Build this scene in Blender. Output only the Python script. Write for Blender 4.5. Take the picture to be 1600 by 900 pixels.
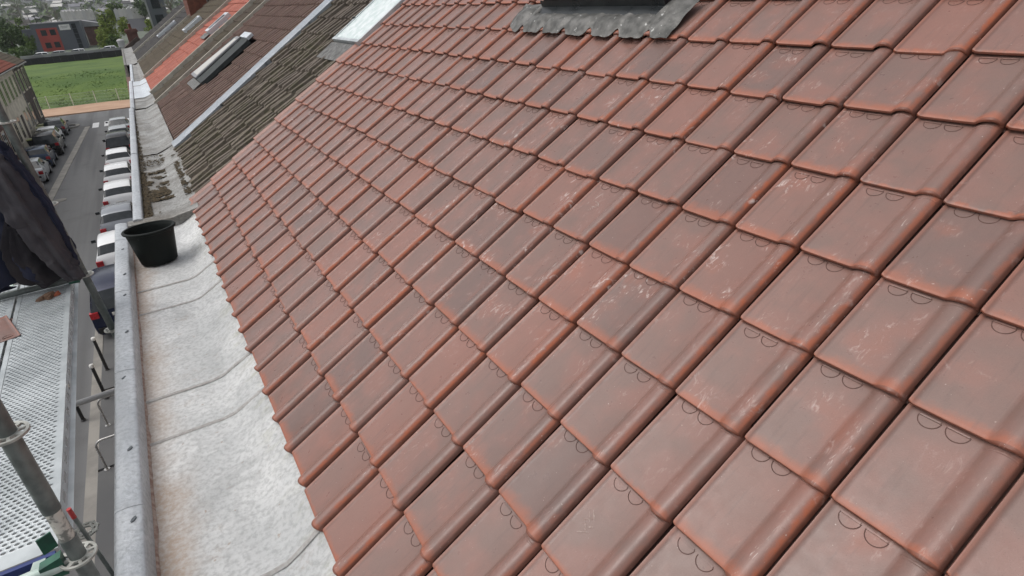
import bpy, bmesh, math, random
from mathutils import Vector, Matrix, noise as mnoise
rnd = random.Random(7)
scene = bpy.context.scene
for o in list(bpy.data.objects):
    bpy.data.objects.remove(o)

# ------------------------------------------------------------------ camera
CAM = Vector((-0.11334755, 0.0, 2.03904392))
CR = Matrix(((0.85267781, -0.2867301, 0.43672234),
             (-0.51847367, -0.36165292, 0.7748498),
             (-0.06423085, -0.88712627, -0.45703543)))     # columns: image right, image down, forward
FPX = 926.6715
cam_data = bpy.data.cameras.new('camera')
cam = bpy.data.objects.new('camera', cam_data)
scene.collection.objects.link(cam)
M = Matrix.Identity(4)
for r in range(3):
    M[r][0] = CR[r][0]; M[r][1] = -CR[r][1]; M[r][2] = -CR[r][2]; M[r][3] = CAM[r]
cam.matrix_world = M
cam_data.sensor_width = 36.0
cam_data.lens = 36.0 * FPX / 1600.0
cam_data.clip_start = 0.05
cam_data.clip_end = 20000
scene.camera = cam

def project(p):
    q = CR.transposed() @ (Vector(p) - CAM)
    if q.z < 0.05: return None
    return (q.x / q.z * FPX + 800, q.y / q.z * FPX + 450, q.z)
def ray(x, y): return CR @ Vector(((x - 800) / FPX, (y - 450) / FPX, 1.0))
def on_y(x, y, Y):
    r = ray(x, y); return CAM + r * (Y / r.y)
def on_z(x, y, Z):
    r = ray(x, y); return CAM + r * ((Z - CAM.z) / r.z)

# ------------------------------------------------------------------ light: overcast day
SUN_EL, SUN_AZ = math.radians(60), math.radians(-66)       # azimuth from +Y towards +X
world = bpy.data.worlds.new('World'); scene.world = world
world.use_nodes = True
wn = world.node_tree.nodes; wl = world.node_tree.links
wn.clear()
sky = wn.new('ShaderNodeTexSky'); sky.sky_type = 'NISHITA'; sky.sun_disc = False
sky.sun_elevation = SUN_EL; sky.sun_rotation = SUN_AZ
sky.air_density = 1.0; sky.dust_density = 4.0; sky.ozone_density = 1.0
hsv = wn.new('ShaderNodeHueSaturation'); hsv.inputs['Saturation'].default_value = 0.22
bg = wn.new('ShaderNodeBackground'); bg.inputs['Strength'].default_value = 0.125
wo = wn.new('ShaderNodeOutputWorld')
wl.new(sky.outputs[0], hsv.inputs['Color']); wl.new(hsv.outputs[0], bg.inputs['Color']); wl.new(bg.outputs[0], wo.inputs[0])
sun_d = bpy.data.lights.new('sun', 'SUN'); sun_d.energy = 0.55; sun_d.angle = math.radians(65); sun_d.color = (1.0, 0.97, 0.93)
sun = bpy.data.objects.new('sun', sun_d); scene.collection.objects.link(sun)
sdir = Vector((math.sin(SUN_AZ) * math.cos(SUN_EL), math.cos(SUN_AZ) * math.cos(SUN_EL), math.sin(SUN_EL)))
sun.rotation_euler = sdir.to_track_quat('Z', 'Y').to_euler()
sun.location = (0, 0, 40)
scene.view_settings.view_transform = 'Standard'
scene.view_settings.look = 'None'
scene.view_settings.exposure = 0.42
scene.view_settings.gamma = 1.0

# ------------------------------------------------------------------ helpers
COL = scene.collection
WM = {}
def wmat(o):
    m = Matrix.Translation(o.location) @ o.rotation_euler.to_matrix().to_4x4() @ Matrix.Diagonal((*o.scale, 1)) if o.name not in WM else WM[o.name]
    return m
def attach(o, parent):
    """parent o keeping its own coordinates as world coordinates"""
    o.parent = parent
    o.matrix_parent_inverse = WM.get(parent.name, Matrix.Identity(4)).inverted()
def tag(o, label=None, cat=None, group=None, kind=None):
    if label: o['label'] = label
    if cat: o['category'] = cat
    if group: o['group'] = group
    if kind: o['kind'] = kind
    return o
def empty(name, loc, rotz=0.0, label=None, cat=None, group=None):
    o = bpy.data.objects.new(name, None); COL.objects.link(o)
    o.location = loc; o.rotation_euler = (0, 0, rotz); o.empty_display_size = 0.2
    WM[o.name] = Matrix.Translation(loc) @ Matrix.Rotation(rotz, 4, 'Z')
    return tag(o, label, cat, group)
def copy_tree(o, parent=None):
    c = o.copy(); COL.objects.link(c)
    if parent: c.parent = parent
    for k in o.children: copy_tree(k, c)
    return c

class MB:
    def __init__(s): s.v = []; s.f = []; s.m = []; s.att = {}
    def vert(s, p): s.v.append(tuple(p)); return len(s.v) - 1
    def face(s, ids, m=0): s.f.append(tuple(ids)); s.m.append(m)
    def quad(s, a, b, c, d, m=0):
        i = len(s.v); s.v += [tuple(a), tuple(b), tuple(c), tuple(d)]; s.face((i, i+1, i+2, i+3), m)
    def box(s, c, d, m=0, rot=None, off=None):
        hx, hy, hz = d[0]/2, d[1]/2, d[2]/2; i = len(s.v)
        for z in (-hz, hz):
            for x, y in ((-hx, -hy), (hx, -hy), (hx, hy), (-hx, hy)):
                p = Vector((x, y, z))
                if rot: p = rot @ p
                s.v.append(tuple(p + Vector(c)))
        for q in ((3,2,1,0),(4,5,6,7),(0,1,5,4),(1,2,6,5),(2,3,7,6),(3,0,4,7)): s.face([i+k for k in q], m)
    def mmbox(s, lo, hi, m=0): s.box([(a+b)/2 for a, b in zip(lo, hi)], [b-a for a, b in zip(lo, hi)], m)
    def tube(s, path, r, n=10, m=0, cap=True):
        pts = [Vector(p) for p in path]; rs = r if isinstance(r, (list, tuple)) else [r]*len(pts)
        rings = []; up0 = None
        for k, p in enumerate(pts):
            t = (pts[min(k+1, len(pts)-1)] - pts[max(k-1, 0)]).normalized()
            if up0 is None: up0 = Vector((0,0,1)) if abs(t.z) < .9 else Vector((1,0,0))
            a = t.cross(up0).normalized(); b = a.cross(t).normalized(); up0 = b
            rings.append([s.vert(p + (a*math.cos(2*math.pi*j/n) + b*math.sin(2*math.pi*j/n))*rs[k]) for j in range(n)])
        for k in range(len(rings)-1):
            for j in range(n): s.face((rings[k][j], rings[k][(j+1)%n], rings[k+1][(j+1)%n], rings[k+1][j]), m)
        if cap: s.face(rings[0][::-1], m); s.face(rings[-1], m)
    def lathe(s, prof, n=32, m=0, c=(0,0,0), closed=False):
        rings = [[s.vert((c[0]+r*math.cos(2*math.pi*j/n), c[1]+r*math.sin(2*math.pi*j/n), c[2]+z)) for j in range(n)] for r, z in prof]
        R = len(rings)
        for k in range(R if closed else R-1):
            a, b = rings[k], rings[(k+1)%R]
            for j in range(n): s.face((a[j], a[(j+1)%n], b[(j+1)%n], b[j]), m)
    def grid(s, P, m=0, flip=False):
        """P[row][col] points"""
        I = [[s.vert(p) for p in row] for row in P]
        for r in range(len(I)-1):
            for c in range(len(I[0])-1):
                q = (I[r][c], I[r][c+1], I[r+1][c+1], I[r+1][c])
                s.face(q[::-1] if flip else q, m)
        return I
    def prism(s, poly, lo, hi, axis='Y', m=0):
        """poly of 2-D points extruded along axis"""
        def P(a, b, t): return (a, t, b) if axis == 'Y' else ((t, a, b) if axis == 'X' else (a, b, t))
        A = [s.vert(P(a, b, lo)) for a, b in poly]; B = [s.vert(P(a, b, hi)) for a, b in poly]
        n = len(poly)
        for k in range(n): s.face((A[k], A[(k+1)%n], B[(k+1)%n], B[k]), m)
        s.face(A[::-1], m); s.face(B, m)
    def mesh(s, name, mats, smooth=False, angle=None):
        me = bpy.data.meshes.new(name)
        me.from_pydata(s.v, [], s.f)
        for mt in (mats if isinstance(mats, (list, tuple)) else [mats]): me.materials.append(mt)
        if any(s.m): me.polygons.foreach_set('material_index', s.m)
        for nm, (ty, data) in s.att.items():
            a = me.attributes.new(nm, ty, 'POINT')
            if ty == 'FLOAT': a.data.foreach_set('value', data)
            else: a.data.foreach_set('vector', [c for d in data for c in d])
        bm = bmesh.new(); bm.from_mesh(me); bmesh.ops.recalc_face_normals(bm, faces=bm.faces); bm.to_mesh(me); bm.free()
        if smooth:
            me.polygons.foreach_set('use_smooth', [True]*len(me.polygons))
            if angle: me.set_sharp_from_angle(angle=math.radians(angle))
        me.update(); return me
    def build(s, name, mats, parent=None, smooth=False, angle=40, local=False):
        o = bpy.data.objects.new(name, s.mesh(name, mats, smooth, angle)); COL.objects.link(o)
        if parent:
            if local: o.parent = parent
            else: attach(o, parent)
        return o

# ------------------------------------------------------------------ materials
class NT:
    def __init__(s, name):
        s.mat = bpy.data.materials.new(name); s.mat.use_nodes = True
        s.t = s.mat.node_tree; s.b = s.t.nodes['Principled BSDF']; s.out = s.t.nodes['Material Output']
    def n(s, ty, **kw):
        nd = s.t.nodes.new(ty)
        for k, v in kw.items(): setattr(nd, k, v)
        return nd
    def link(s, a, b): s.t.links.new(a, b)
    def set(s, sock, v):
        if isinstance(v, (int, float)): sock.default_value = v
        elif isinstance(v, tuple): sock.default_value = v if len(v) == len(sock.default_value) else (*v, 1.0)
        else: s.link(v, sock)
    def math(s, op, a, b=0.0, c=None, clamp=False):
        nd = s.n('ShaderNodeMath', operation=op, use_clamp=clamp)
        s.set(nd.inputs[0], a); s.set(nd.inputs[1], b)
        if c is not None: s.set(nd.inputs[2], c)
        return nd.outputs[0]
    def step(s, x, lo, hi, a=0.0, b=1.0):
        nd = s.n('ShaderNodeMapRange', interpolation_type='SMOOTHSTEP')
        s.set(nd.inputs['Value'], x); s.set(nd.inputs['From Min'], lo); s.set(nd.inputs['From Max'], hi)
        s.set(nd.inputs['To Min'], a); s.set(nd.inputs['To Max'], b); return nd.outputs[0]
    def noise(s, vec, scale, detail=4, rough=.55, w=None, dist=0.0):
        nd = s.n('ShaderNodeTexNoise', noise_dimensions='4D' if w is not None else '3D')
        if vec is not None: s.link(vec, nd.inputs['Vector'])
        if w is not None: s.set(nd.inputs['W'], w)
        nd.inputs['Scale'].default_value = scale; nd.inputs['Detail'].default_value = detail
        nd.inputs['Roughness'].default_value = rough; nd.inputs['Distortion'].default_value = dist
        return nd.outputs['Fac']
    def mix(s, f, a, b):
        nd = s.n('ShaderNodeMix', data_type='RGBA')
        s.set(nd.inputs[0], f); s.set(nd.inputs[6], a); s.set(nd.inputs[7], b); return nd.outputs[2]
    def vscale(s, vec, sc):
        nd = s.n('ShaderNodeVectorMath', operation='MULTIPLY'); s.link(vec, nd.inputs[0]); nd.inputs[1].default_value = sc; return nd.outputs[0]
    def coord(s):
        """object coordinates shifted by a random per object"""
        tc = s.n('ShaderNodeTexCoord'); oi = s.n('ShaderNodeObjectInfo')
        ad = s.n('ShaderNodeVectorMath', operation='ADD'); s.link(tc.outputs['Object'], ad.inputs[0])
        m = s.n('ShaderNodeVectorMath', operation='SCALE'); m.inputs[0].default_value = (37.1, 51.3, 23.7); s.link(oi.outputs['Random'], m.inputs['Scale'])
        s.link(m.outputs[0], ad.inputs[1]); return ad.outputs[0]
    def bump(s, h, dist=.003, strength=.6):
        nd = s.n('ShaderNodeBump'); nd.inputs['Distance'].default_value = dist; nd.inputs['Strength'].default_value = strength
        s.link(h, nd.inputs['Height']); s.link(nd.outputs[0], s.b.inputs['Normal'])
    def fin(s, col=None, rough=None, metal=None, spec=None):
        if col is not None: s.set(s.b.inputs['Base Color'], col)
        if rough is not None: s.set(s.b.inputs['Roughness'], rough)
        if metal is not None: s.set(s.b.inputs['Metallic'], metal)
        if spec is not None: s.set(s.b.inputs['Specular IOR Level'], spec)
        return s.mat
def simple(name, c1, c2=None, scale=4.0, rough=.6, metal=0.0, bump=0.0, bscale=None, lo=.35, hi=.65, detail=5, spec=None, speck=None):
    t = NT(name); v = t.coord()
    n1 = t.noise(v, scale, detail)
    col = t.mix(t.step(n1, lo, hi), c1, c2 or tuple(x*.75 for x in c1))
    if speck:
        n3 = t.noise(v, speck[0], 3); col = t.mix(t.step(n3, speck[1], speck[1]+.06), col, speck[2])
    if bump: t.bump(t.noise(v, bscale or scale*6, 4), bump, .7)
    r = t.step(n1, .2, .8, max(rough-.08, .03), min(rough+.08, 1))
    return t.fin(col, r, metal, spec)

def glazed_tile():
    t = NT('glazed_clay_tile')
    a = t.n('ShaderNodeAttribute', attribute_name='tuv'); p = a.outputs['Vector']
    ar = t.n('ShaderNodeAttribute', attribute_name='trnd').outputs['Fac']
    oi = t.n('ShaderNodeObjectInfo').outputs['Random']
    r = t.math('FRACT', t.math('ADD', ar, oi))
    W = t.math('MULTIPLY', r, 90.0)
    W2 = t.math('MULTIPLY', t.math('FRACT', t.math('MULTIPLY', r, 17.3)), 1.0)
    W3 = t.math('FRACT', t.math('MULTIPLY', r, 57.7))
    sx = t.n('ShaderNodeSeparateXYZ'); t.link(p, sx.inputs[0]); x, y = sx.outputs[0], sx.outputs[1]
    big = t.noise(p, 7.0, 3, .5, W); mid = t.noise(p, 24.0, 4, .6, W); fine = t.noise(p, 260.0, 3, .6, W)
    wob = t.math('MULTIPLY', t.math('SUBTRACT', mid, .5), .06)
    yy = t.math('ADD', y, wob); xx = t.math('ADD', x, t.math('MULTIPLY', wob, .35))
    nose = t.math('SUBTRACT', 1.0, t.step(yy, .0, t.math('ADD', .016, t.math('MULTIPLY', W2, .05))))
    side = t.step(xx, .250, .266)
    side = t.math('MULTIPLY', side, t.math('MULTIPLY', t.step(W3, .0, 1.0, .22, .95), t.step(mid, .30, .62, .45, 1.0)))
    lip = t.math('MULTIPLY', t.math('SUBTRACT', 1.0, t.step(x, .003, .016)), .25)
    wear = t.math('MAXIMUM', t.math('MAXIMUM', t.math('MULTIPLY', nose, .62), side), lip)
    wear = t.math('MAXIMUM', wear, t.math('MULTIPLY', t.step(big, .50, .80), t.step(W2, .2, 1.0, .0, .30)))
    base = t.mix(t.step(big, .35, .65), BASE_A, BASE_B)
    base = t.mix(t.step(W3, .55, 1.0, 0, .55), base, BASE_C)
    base = t.mix(t.step(W2, .78, 1.0, 0, .6), base, BASE_D)
    col = t.mix(wear, base, ORANGE)
    col = t.mix(t.step(fine, .55, .75, 0, .14), col, (.42, .30, .26))
    pit = t.noise(p, 420.0, 2, .6, W); col = t.mix(t.step(pit, .60, .70, 0, .35), col, (.07, .04, .032))
    run = t.noise(t.vscale(p, (55.0, 5.0, 1.0)), 1.0, 4, .6, W); col = t.mix(t.step(run, .54, .70, 0, .28), col, (.13, .085, .072))
    joint_shade = t.math('MAXIMUM', t.math('MULTIPLY', t.step(x, .2655, .2715), .75), t.math('MULTIPLY', t.math('SUBTRACT', 1.0, t.step(y, .0003, .0035)), .55))  # shade painted dark brown on the roll's joint side, nose foot and lip valley
    joint_shade = t.math('MAXIMUM', joint_shade, t.math('MULTIPLY', t.math('MULTIPLY', t.step(x, .004, .009), t.math('SUBTRACT', 1.0, t.step(x, .011, .022))), .35))
    col = t.mix(t.math('MULTIPLY', joint_shade, t.step(mid, .25, .55, .55, 1.0)), col, (.075, .032, .024))
    # white dust scuffs: long streaks on the crest of the roll, smudges on the pan
    st = t.noise(t.vscale(p, (150.0, 26.0, 1.0)), 1.0, 4, .6, W, .8)
    crest = t.math('MULTIPLY', t.step(x, .216, .232), t.math('SUBTRACT', 1.0, t.step(x, .248, .260)))
    sm = t.math('MULTIPLY', t.math('MULTIPLY', t.step(st, .57, .70), t.step(t.noise(p, 11.0, 2, .5, W), .44, .62)), crest)
    sm = t.math('MULTIPLY', sm, t.step(W3, .0, 1.0, .25, .9))
    pan = t.noise(t.vscale(p, (34.0, 17.0, 1.0)), 1.0, 6, .68, W, 1.4)
    gate = t.step(big, .50, .62)
    foot = t.n('ShaderNodeAttribute', attribute_name='trod').outputs['Fac']
    foot2 = t.n('ShaderNodeAttribute', attribute_name='trod_obj', attribute_type='OBJECT').outputs['Fac']
    ft = t.math('MAXIMUM', foot, foot2)
    pm = t.math('MULTIPLY', t.math('MULTIPLY', t.step(pan, .53, .70), gate), t.math('ADD', .16, t.math('MULTIPLY', ft, .95)))
    pm = t.math('MULTIPLY', pm, t.step(W2, .1, .9, .3, 1.0))
    dots = t.math('MULTIPLY', t.step(t.noise(p, 130.0, 1, .5, W), .76, .80), .55)
    scuff = t.math('MAXIMUM', t.math('MAXIMUM', sm, pm), dots)
    col = t.mix(scuff, col, (.66, .57, .53))
    t.bump(t.math('ADD', t.math('MULTIPLY', fine, .55), mid), .0013, .45)
    rg = t.math('ADD', t.step(mid, .3, .7, .27, .42), t.math('MULTIPLY', t.math('MAXIMUM', wear, scuff), .18))
    return t.fin(col, rg, 0.0, .5)
BASE_A, BASE_B, BASE_C, BASE_D, ORANGE = (.198, .124, .104), (.240, .130, .106), (.282, .128, .096), (.146, .100, .089), (.410, .112, .048)

def zinc(name, c1, c2, stain, sx, rough=.45, metal=.35, brush=(3, 22, 10)):
    """weathered zinc with dirt along the line X = sx (where silt settles at the foot of the parapet)"""
    t = NT(name); tc = t.n('ShaderNodeTexCoord'); p = tc.outputs['Object']
    n1 = t.noise(p, 2.6, 6, .65); n2 = t.noise(p, 38.0, 5, .65); n3 = t.noise(t.vscale(p, brush), 1.0, 5, .7)
    s = t.n('ShaderNodeSeparateXYZ'); t.link(p, s.inputs[0])
    col = t.mix(t.step(n1, .35, .68), c1, c2)
    n0 = t.noise(p, .85, 5, .7, None, 1.2); col = t.mix(t.step(n0, .54, .60, 0, .45), col, tuple(x*.74 for x in c1)); col = t.mix(t.step(n0, .40, .34, 0, .5), col, tuple(min(x*1.22, .8) for x in c2))
    rs = t.math('MULTIPLY', t.step(t.noise(p, 3.4, 6, .75), .58, .70), t.step(n2, .40, .60)); col = t.mix(t.math('MULTIPLY', rs, .40), col, stain)
    col = t.mix(t.step(n2, .42, .66, 0, .5), col, tuple(x*.58 for x in c1))
    col = t.mix(t.step(n3, .55, .75, 0, .35), col, tuple(min(x*1.25, .85) for x in c1))
    d = t.math('ADD', t.math('ABSOLUTE', t.math('SUBTRACT', s.outputs[0], sx)), t.math('MULTIPLY', t.math('SUBTRACT', n1, .5), .42))
    dirt = t.math('MULTIPLY', t.math('SUBTRACT', 1.0, t.step(d, -.02, .24)), t.step(n2, .25, .60, .35, 1.0))
    col = t.mix(t.math('MULTIPLY', dirt, .75), col, stain)
    if sx > -1 and name == 'gutter_zinc':
        gm = t.math('MULTIPLY', t.step(s.outputs[0], -.16, .04), t.step(t.noise(t.vscale(p, (5, 12, 5)), 1.0, 5, .7), .48, .70)); col = t.mix(t.math('MULTIPLY', gm, .6), col, (.30, .295, .19))
    spots = t.step(t.noise(p, 20.0, 2), .71, .75); col = t.mix(t.math('MULTIPLY', spots, .55), col, tuple(x*.7 for x in stain))
    t.bump(t.math('ADD', t.math('MULTIPLY', n1, 1.2), t.math('MULTIPLY', n2, .35)), .02, .5)
    return t.fin(col, t.step(n2, .3, .7, rough-.08, rough+.14), metal)

def mossy(name, c1, c2, moss, amount=.5, rough=.9):
    t = NT(name); tc = t.n('ShaderNodeTexCoord').outputs['Object']; g = t.n('ShaderNodeNewGeometry').outputs['Position']
    ar = t.n('ShaderNodeAttribute', attribute_name='trnd').outputs['Fac']; oi = t.n('ShaderNodeObjectInfo').outputs['Random']
    r = t.math('FRACT', t.math('ADD', ar, oi))
    n1 = t.noise(g, 1.3, 5, .6); n2 = t.noise(g, 14.0, 5, .7); n3 = t.noise(g, 60.0, 3, .6)
    col = t.mix(r, c1, c2)
    col = t.mix(t.step(n2, .35, .65, 0, .5), col, tuple(x*.45 for x in c1))
    m = t.math('MULTIPLY', t.step(n1, .38, .62), t.step(n2, .40, .58))
    col = t.mix(t.math('MULTIPLY', m, amount), col, moss)
    col = t.mix(t.step(n3, .64, .72, 0, .45*amount), col, (.34, .33, .27))
    t.bump(n2, .004, .5)
    return t.fin(col, rough, 0.0, .2)

MT = {}
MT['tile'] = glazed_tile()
MT['tile_groove'] = simple('tile_dark_groove', (.120, .067, .055), (.15, .082, .068), 60, .8)  # darker brown for the half moon ridges and the underlap channel
MT['zinc'] = zinc('gutter_zinc', (.48, .485, .48), (.61, .61, .60), (.41, .285, .195), -.665, .62, .08)
MT['zinc_cap'] = zinc('cap_zinc', (.46, .485, .51), (.53, .55, .57), (.30, .33, .36), -9, .42, .35, (30, 3, 10))
MT['zinc_old'] = zinc('gutter_zinc_old', (.20, .19, .172), (.38, .378, .365), (.13, .11, .085), -.46, .5, .25)
MT['zinc_bright'] = zinc('gutter_zinc_new', (.62, .66, .70), (.70, .74, .77), (.5, .52, .52), -9, .4, .3)
MT['joint'] = simple('solder_joint', (.30, .285, .265), (.40, .385, .37), 40, .7)
MT['rust_edge'] = simple('rusty_silt', (.24, .15, .12), (.40, .32, .27), 30, .9)
MT['slot'] = simple('cap_slot_dark', (.10, .115, .125), None, 30, .6)
MT['lead'] = simple('lead_flashing', (.165, .160, .150), (.060, .060, .055), 13, .55, .2, .006, 26, .3, .7, 6, None, (30, .66, (.46, .46, .44)))
MT['black_metal'] = simple('black_coated_metal', (.012, .015, .017), (.02, .024, .026), 6, .32, 0.0)
MT['glass_dark'] = simple('dark_glass', (.015, .02, .024), (.03, .035, .04), 3, .06, 0.0, spec=.6)
MT['glass_milky'] = simple('milky_glass', (.60, .70, .67), (.78, .83, .82), 9, .15, 0.0, .004, 30)
MT['moss_tile'] = mossy('mossy_concrete_tile', (.120, .100, .084), (.200, .168, .138), (.105, .100, .058), .6)
MT['brown_tile'] = mossy('brown_clay_tile', (.145, .092, .078), (.195, .125, .102), (.130, .105, .070), .25, .75)
MT['old_red_tile'] = mossy('old_red_tile', (.25, .085, .065), (.33, .12, .09), (.28, .15, .1), .3)
MT['dark_tile'] = mossy('dark_green_tile', (.105, .086, .070), (.140, .113, .090), (.100, .098, .055), .45)
MT['orange_tile'] = mossy('new_orange_tile', (.36, .100, .066), (.45, .135, .085), (.40, .13, .08), .2, .55)
MT['greybrown_tile'] = mossy('grey_brown_tile', (.125, .105, .084), (.170, .138, .106), (.14, .13, .08), .5)
MT['slate_tile'] = mossy('dark_slate_tile', (.082, .080, .082), (.115, .106, .104), (.09, .09, .07), .3)
MT['roof_felt'] = simple('roof_underlay', (.03, .028, .026), None, 5, .9)
MT['flash_zinc'] = zinc('flashing_zinc', (.31, .34, .37), (.40, .42, .45), (.4, .44, .48), -9, .45, .3, (8, 30, 10))
MT['cement'] = simple('pale_mortar', (.50, .47, .40), (.38, .35, .30), 8, .9, 0, .004, 40)
MT['brick'] = simple('chimney_brick', (.20, .075, .050), (.13, .055, .040), 6, .9, 0, .01, 40)
MT['render_cream'] = simple('cream_render', (.68, .62, .51), (.52, .47, .38), 1.2, .9, 0, .01, 14)
MT['render_grey'] = simple('dark_brick_wall', (.085, .065, .055), (.055, .045, .040), 2.0, .9, 0, .01, 22)
MT['render_red'] = simple('red_brown_wall', (.17, .085, .070), (.12, .065, .055), 2.0, .9, 0, .01, 22)
MT['white_paint'] = simple('white_trim', (.72, .72, .70), (.6, .6, .58), 3, .6)
MT['galv'] = simple('galvanised_steel', (.20, .225, .215), (.11, .125, .12), 14, .5, .45, .001, 60, .3, .7)
MT['galv_light'] = simple('galvanised_deck', (.54, .575, .585), (.36, .39, .40), 5, .45, .3, .001, 80, .3, .7, 5, None, (55, .70, (.60, .62, .62)))
MT['galv_paint'] = simple('whitewashed_steel', (.62, .60, .54), (.22, .22, .20), 26, .7, .1, .002, 60, .44, .56)
MT['ring'] = simple('pale_cast_ring', (.50, .50, .46), (.36, .36, .33), 30, .55, .3)
MT['green_steel'] = simple('green_steel', (.03, .13, .08), (.025, .08, .06), 20, .45, .2)
MT['green_pale'] = simple('pale_green_tube', (.42, .52, .47), (.55, .62, .58), 16, .5, .2)
MT['blue_steel'] = simple('blue_steel', (.02, .035, .14), (.03, .05, .2), 10, .4, .1)
MT['red_paint'] = simple('red_paint', (.42, .03, .03), None, 10, .5)
MT['tub'] = simple('black_plastic_tub', (.006, .009, .008), (.010, .013, .012), 8, .6, 0, .0015, 40, .3, .7, 5, .2, (22, .69, (.10, .105, .10)))
MT['cloth'] = simple('dark_blue_cloth', (.014, .018, .042), (.022, .024, .042), 4, .95, 0, .002, 160)
MT['cloth2'] = simple('dark_grey_cloth', (.060, .055, .060), (.040, .038, .046), 3.5, .95, 0, .002, 160)
MT['cloth_brown'] = simple('brown_lining', (.026, .022, .024), (.018, .016, .020), 5, .95, 0, .002, 160)
MT['asphalt'] = simple('asphalt', (.120, .120, .122), (.150, .149, .149), .35, .88, 0, .004, 70, .35, .65, 7)
def road_surface():
    t = NT('asphalt'); p = t.n('ShaderNodeTexCoord').outputs['Object']
    a = t.noise(t.vscale(p, (1.15, .035, 1)), 1.0, 3, .5); b = t.noise(p, .5, 6, .65); c = t.noise(p, 60, 3)
    col = t.mix(t.step(a, .38, .62), (.098, .098, .100), (.148, .149, .150)); col = t.mix(t.step(b, .52, .72, 0, .5), col, (.085, .084, .083)); col = t.mix(t.step(c, .5, .7, 0, .35), col, (.2, .2, .2))
    t.bump(c, .004, .5); return t.fin(col, .88, 0, .3)
MT['asphalt'] = road_surface()
MT['asphalt_dark'] = simple('asphalt_patch', (.085, .086, .088), (.11, .11, .11), .8, .9, 0, .004, 70)
MT['concrete'] = simple('kerb_concrete', (.27, .255, .23), (.20, .19, .175), 1.4, .9, 0, .004, 50)
MT['pave'] = simple('pavement', (.155, .145, .132), (.115, .108, .100), .9, .9, 0, .003, 50)
MT['brickpath'] = simple('orange_paving', (.46, .30, .20), (.40, .25, .165), .5, .9)
MT['roadpaint'] = simple('road_paint', (.66, .66, .66), (.5, .5, .5), 6, .7)
MT['grass'] = simple('grass', (.056, .108, .015), (.095, .150, .025), .22, 1.0, 0, .12, 1.8, .35, .62, 8)
MT['grass_dark'] = simple('bank_grass', (.042, .088, .011), (.060, .108, .017), .20, 1.0, 0, .2, 1.5, .40, .62, 8)
MT['leaf_yellow'] = simple('young_leaf', (.20, .25, .035), (.135, .19, .03), .5, .8)
MT['leaf_mid'] = simple('mid_leaf', (.105, .165, .032), (.065, .115, .025), .5, .8)
MT['leaf_dark'] = simple('dark_leaf', (.045, .082, .022), (.07, .11, .032), .5, .8)
MT['twig'] = simple('bare_twig', (.13, .12, .095), (.19, .18, .145), .5, .9)
MT['bark'] = simple('bark', (.06, .05, .04), None, 5, .95)
MT['wall_dark'] = simple('dark_barrier', (.018, .018, .024), (.03, .028, .034), .7, .8)
MT['wall_grey'] = simple('grey_cladding', (.085, .095, .115), (.10, .11, .13), .4, .6)
MT['wall_red'] = simple('red_cladding', (.36, .060, .045), (.30, .05, .04), .4, .6)
MT['roof_grey'] = simple('pale_grey_roof', (.30, .30, .31), (.22, .22, .23), .4, .8)
MT['roof_light'] = simple('light_sheet_roof', (.56, .55, .52), (.42, .41, .39), .2, .7)
MT['house_pale'] = simple('pale_house', (.55, .54, .52), (.42, .42, .42), .1, .9)
MT['house_grey'] = simple('grey_house', (.26, .25, .27), (.20, .20, .22), .1, .9)
MT['far_ground'] = simple('far_ground', (.13, .14, .12), (.085, .11, .07), .012, 1.0)
MT['far_wood'] = simple('far_wood', (.13, .155, .10), (.19, .20, .16), .03, 1.0)
MT['rubber'] = simple('tyre_rubber', (.015, .015, .016), None, 20, .8)
MT['alloy'] = simple('alloy_rim', (.42, .43, .44), None, 10, .35, .6)
MT['lamp_red'] = simple('tail_lamp', (.42, .02, .03), (.30, .015, .02), 20, .2)
MT['lamp_clear'] = simple('headlamp', (.6, .62, .64), None, 20, .15)
MT['plate'] = simple('number_plate', (.70, .69, .66), None, 20, .5)
MT['bollard'] = simple('bollard_black', (.014, .014, .016), (.022, .02, .02), 6, .5)
MT['bollard_cap'] = simple('bollard_white', (.74, .73, .70), None, 6, .5)
MT['steel_pole'] = simple('bike_stand_steel', (.45, .44, .42), (.36, .35, .34), 12, .3, .7)
MT['bin'] = simple('bin_plastic', (.018, .020, .026), (.028, .03, .036), 3, .5)
MT['bin_lid'] = simple('bin_lid', (.34, .35, .16), (.40, .40, .24), 3, .5)
MT['moss'] = simple('wet_moss_debris', (.045, .035, .020), (.09, .065, .035), 22, 1.0, 0, .01, 60, .3, .7, 6, None, (50, .66, (.17, .12, .05)))
MT['fence'] = simple('green_fence', (.50, .60, .50), None, 5, .6)
MT['fence_post'] = simple('pale_fence_post', (.78, .80, .72), None, 5, .6)
def paint(name, c, metal=0.3): return simple(name, c, tuple(x*.96 for x in c), 2, .22, metal)
# ------------------------------------------------------------------ the roof plane shared by the row of houses
TH = math.radians(33.0); CT, ST = math.cos(TH), math.sin(TH)
W_T, EXP, U0 = 0.285706, 0.345, 1.44563      # tile width, course exposure, world Y of column 0
def RP(Y, v, n=0.0): return Vector((v*CT - n*ST, Y, v*ST + n*CT))
RMAT = Matrix(((0, CT, -ST), (-1, 0, 0), (0, ST, CT)))      # tile x = towards the camera, y = up the slope, z = out of the roof
STREET = -8.0
V_RIDGE = 5.52

def sheet_on_roof(mb, Y0, Y1, v0, v1, n0, n1, m=0):
    """a slab lying on the slope"""
    P = [RP(Y, v, n) for n in (n0, n1) for Y, v in ((Y0, v0), (Y1, v0), (Y1, v1), (Y0, v1))]
    i = len(mb.v); mb.v += [tuple(p) for p in P]
    for q in ((3,2,1,0),(4,5,6,7),(0,1,5,4),(1,2,6,5),(2,3,7,6),(3,0,4,7)): mb.face([i+k for k in q], m)

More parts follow.
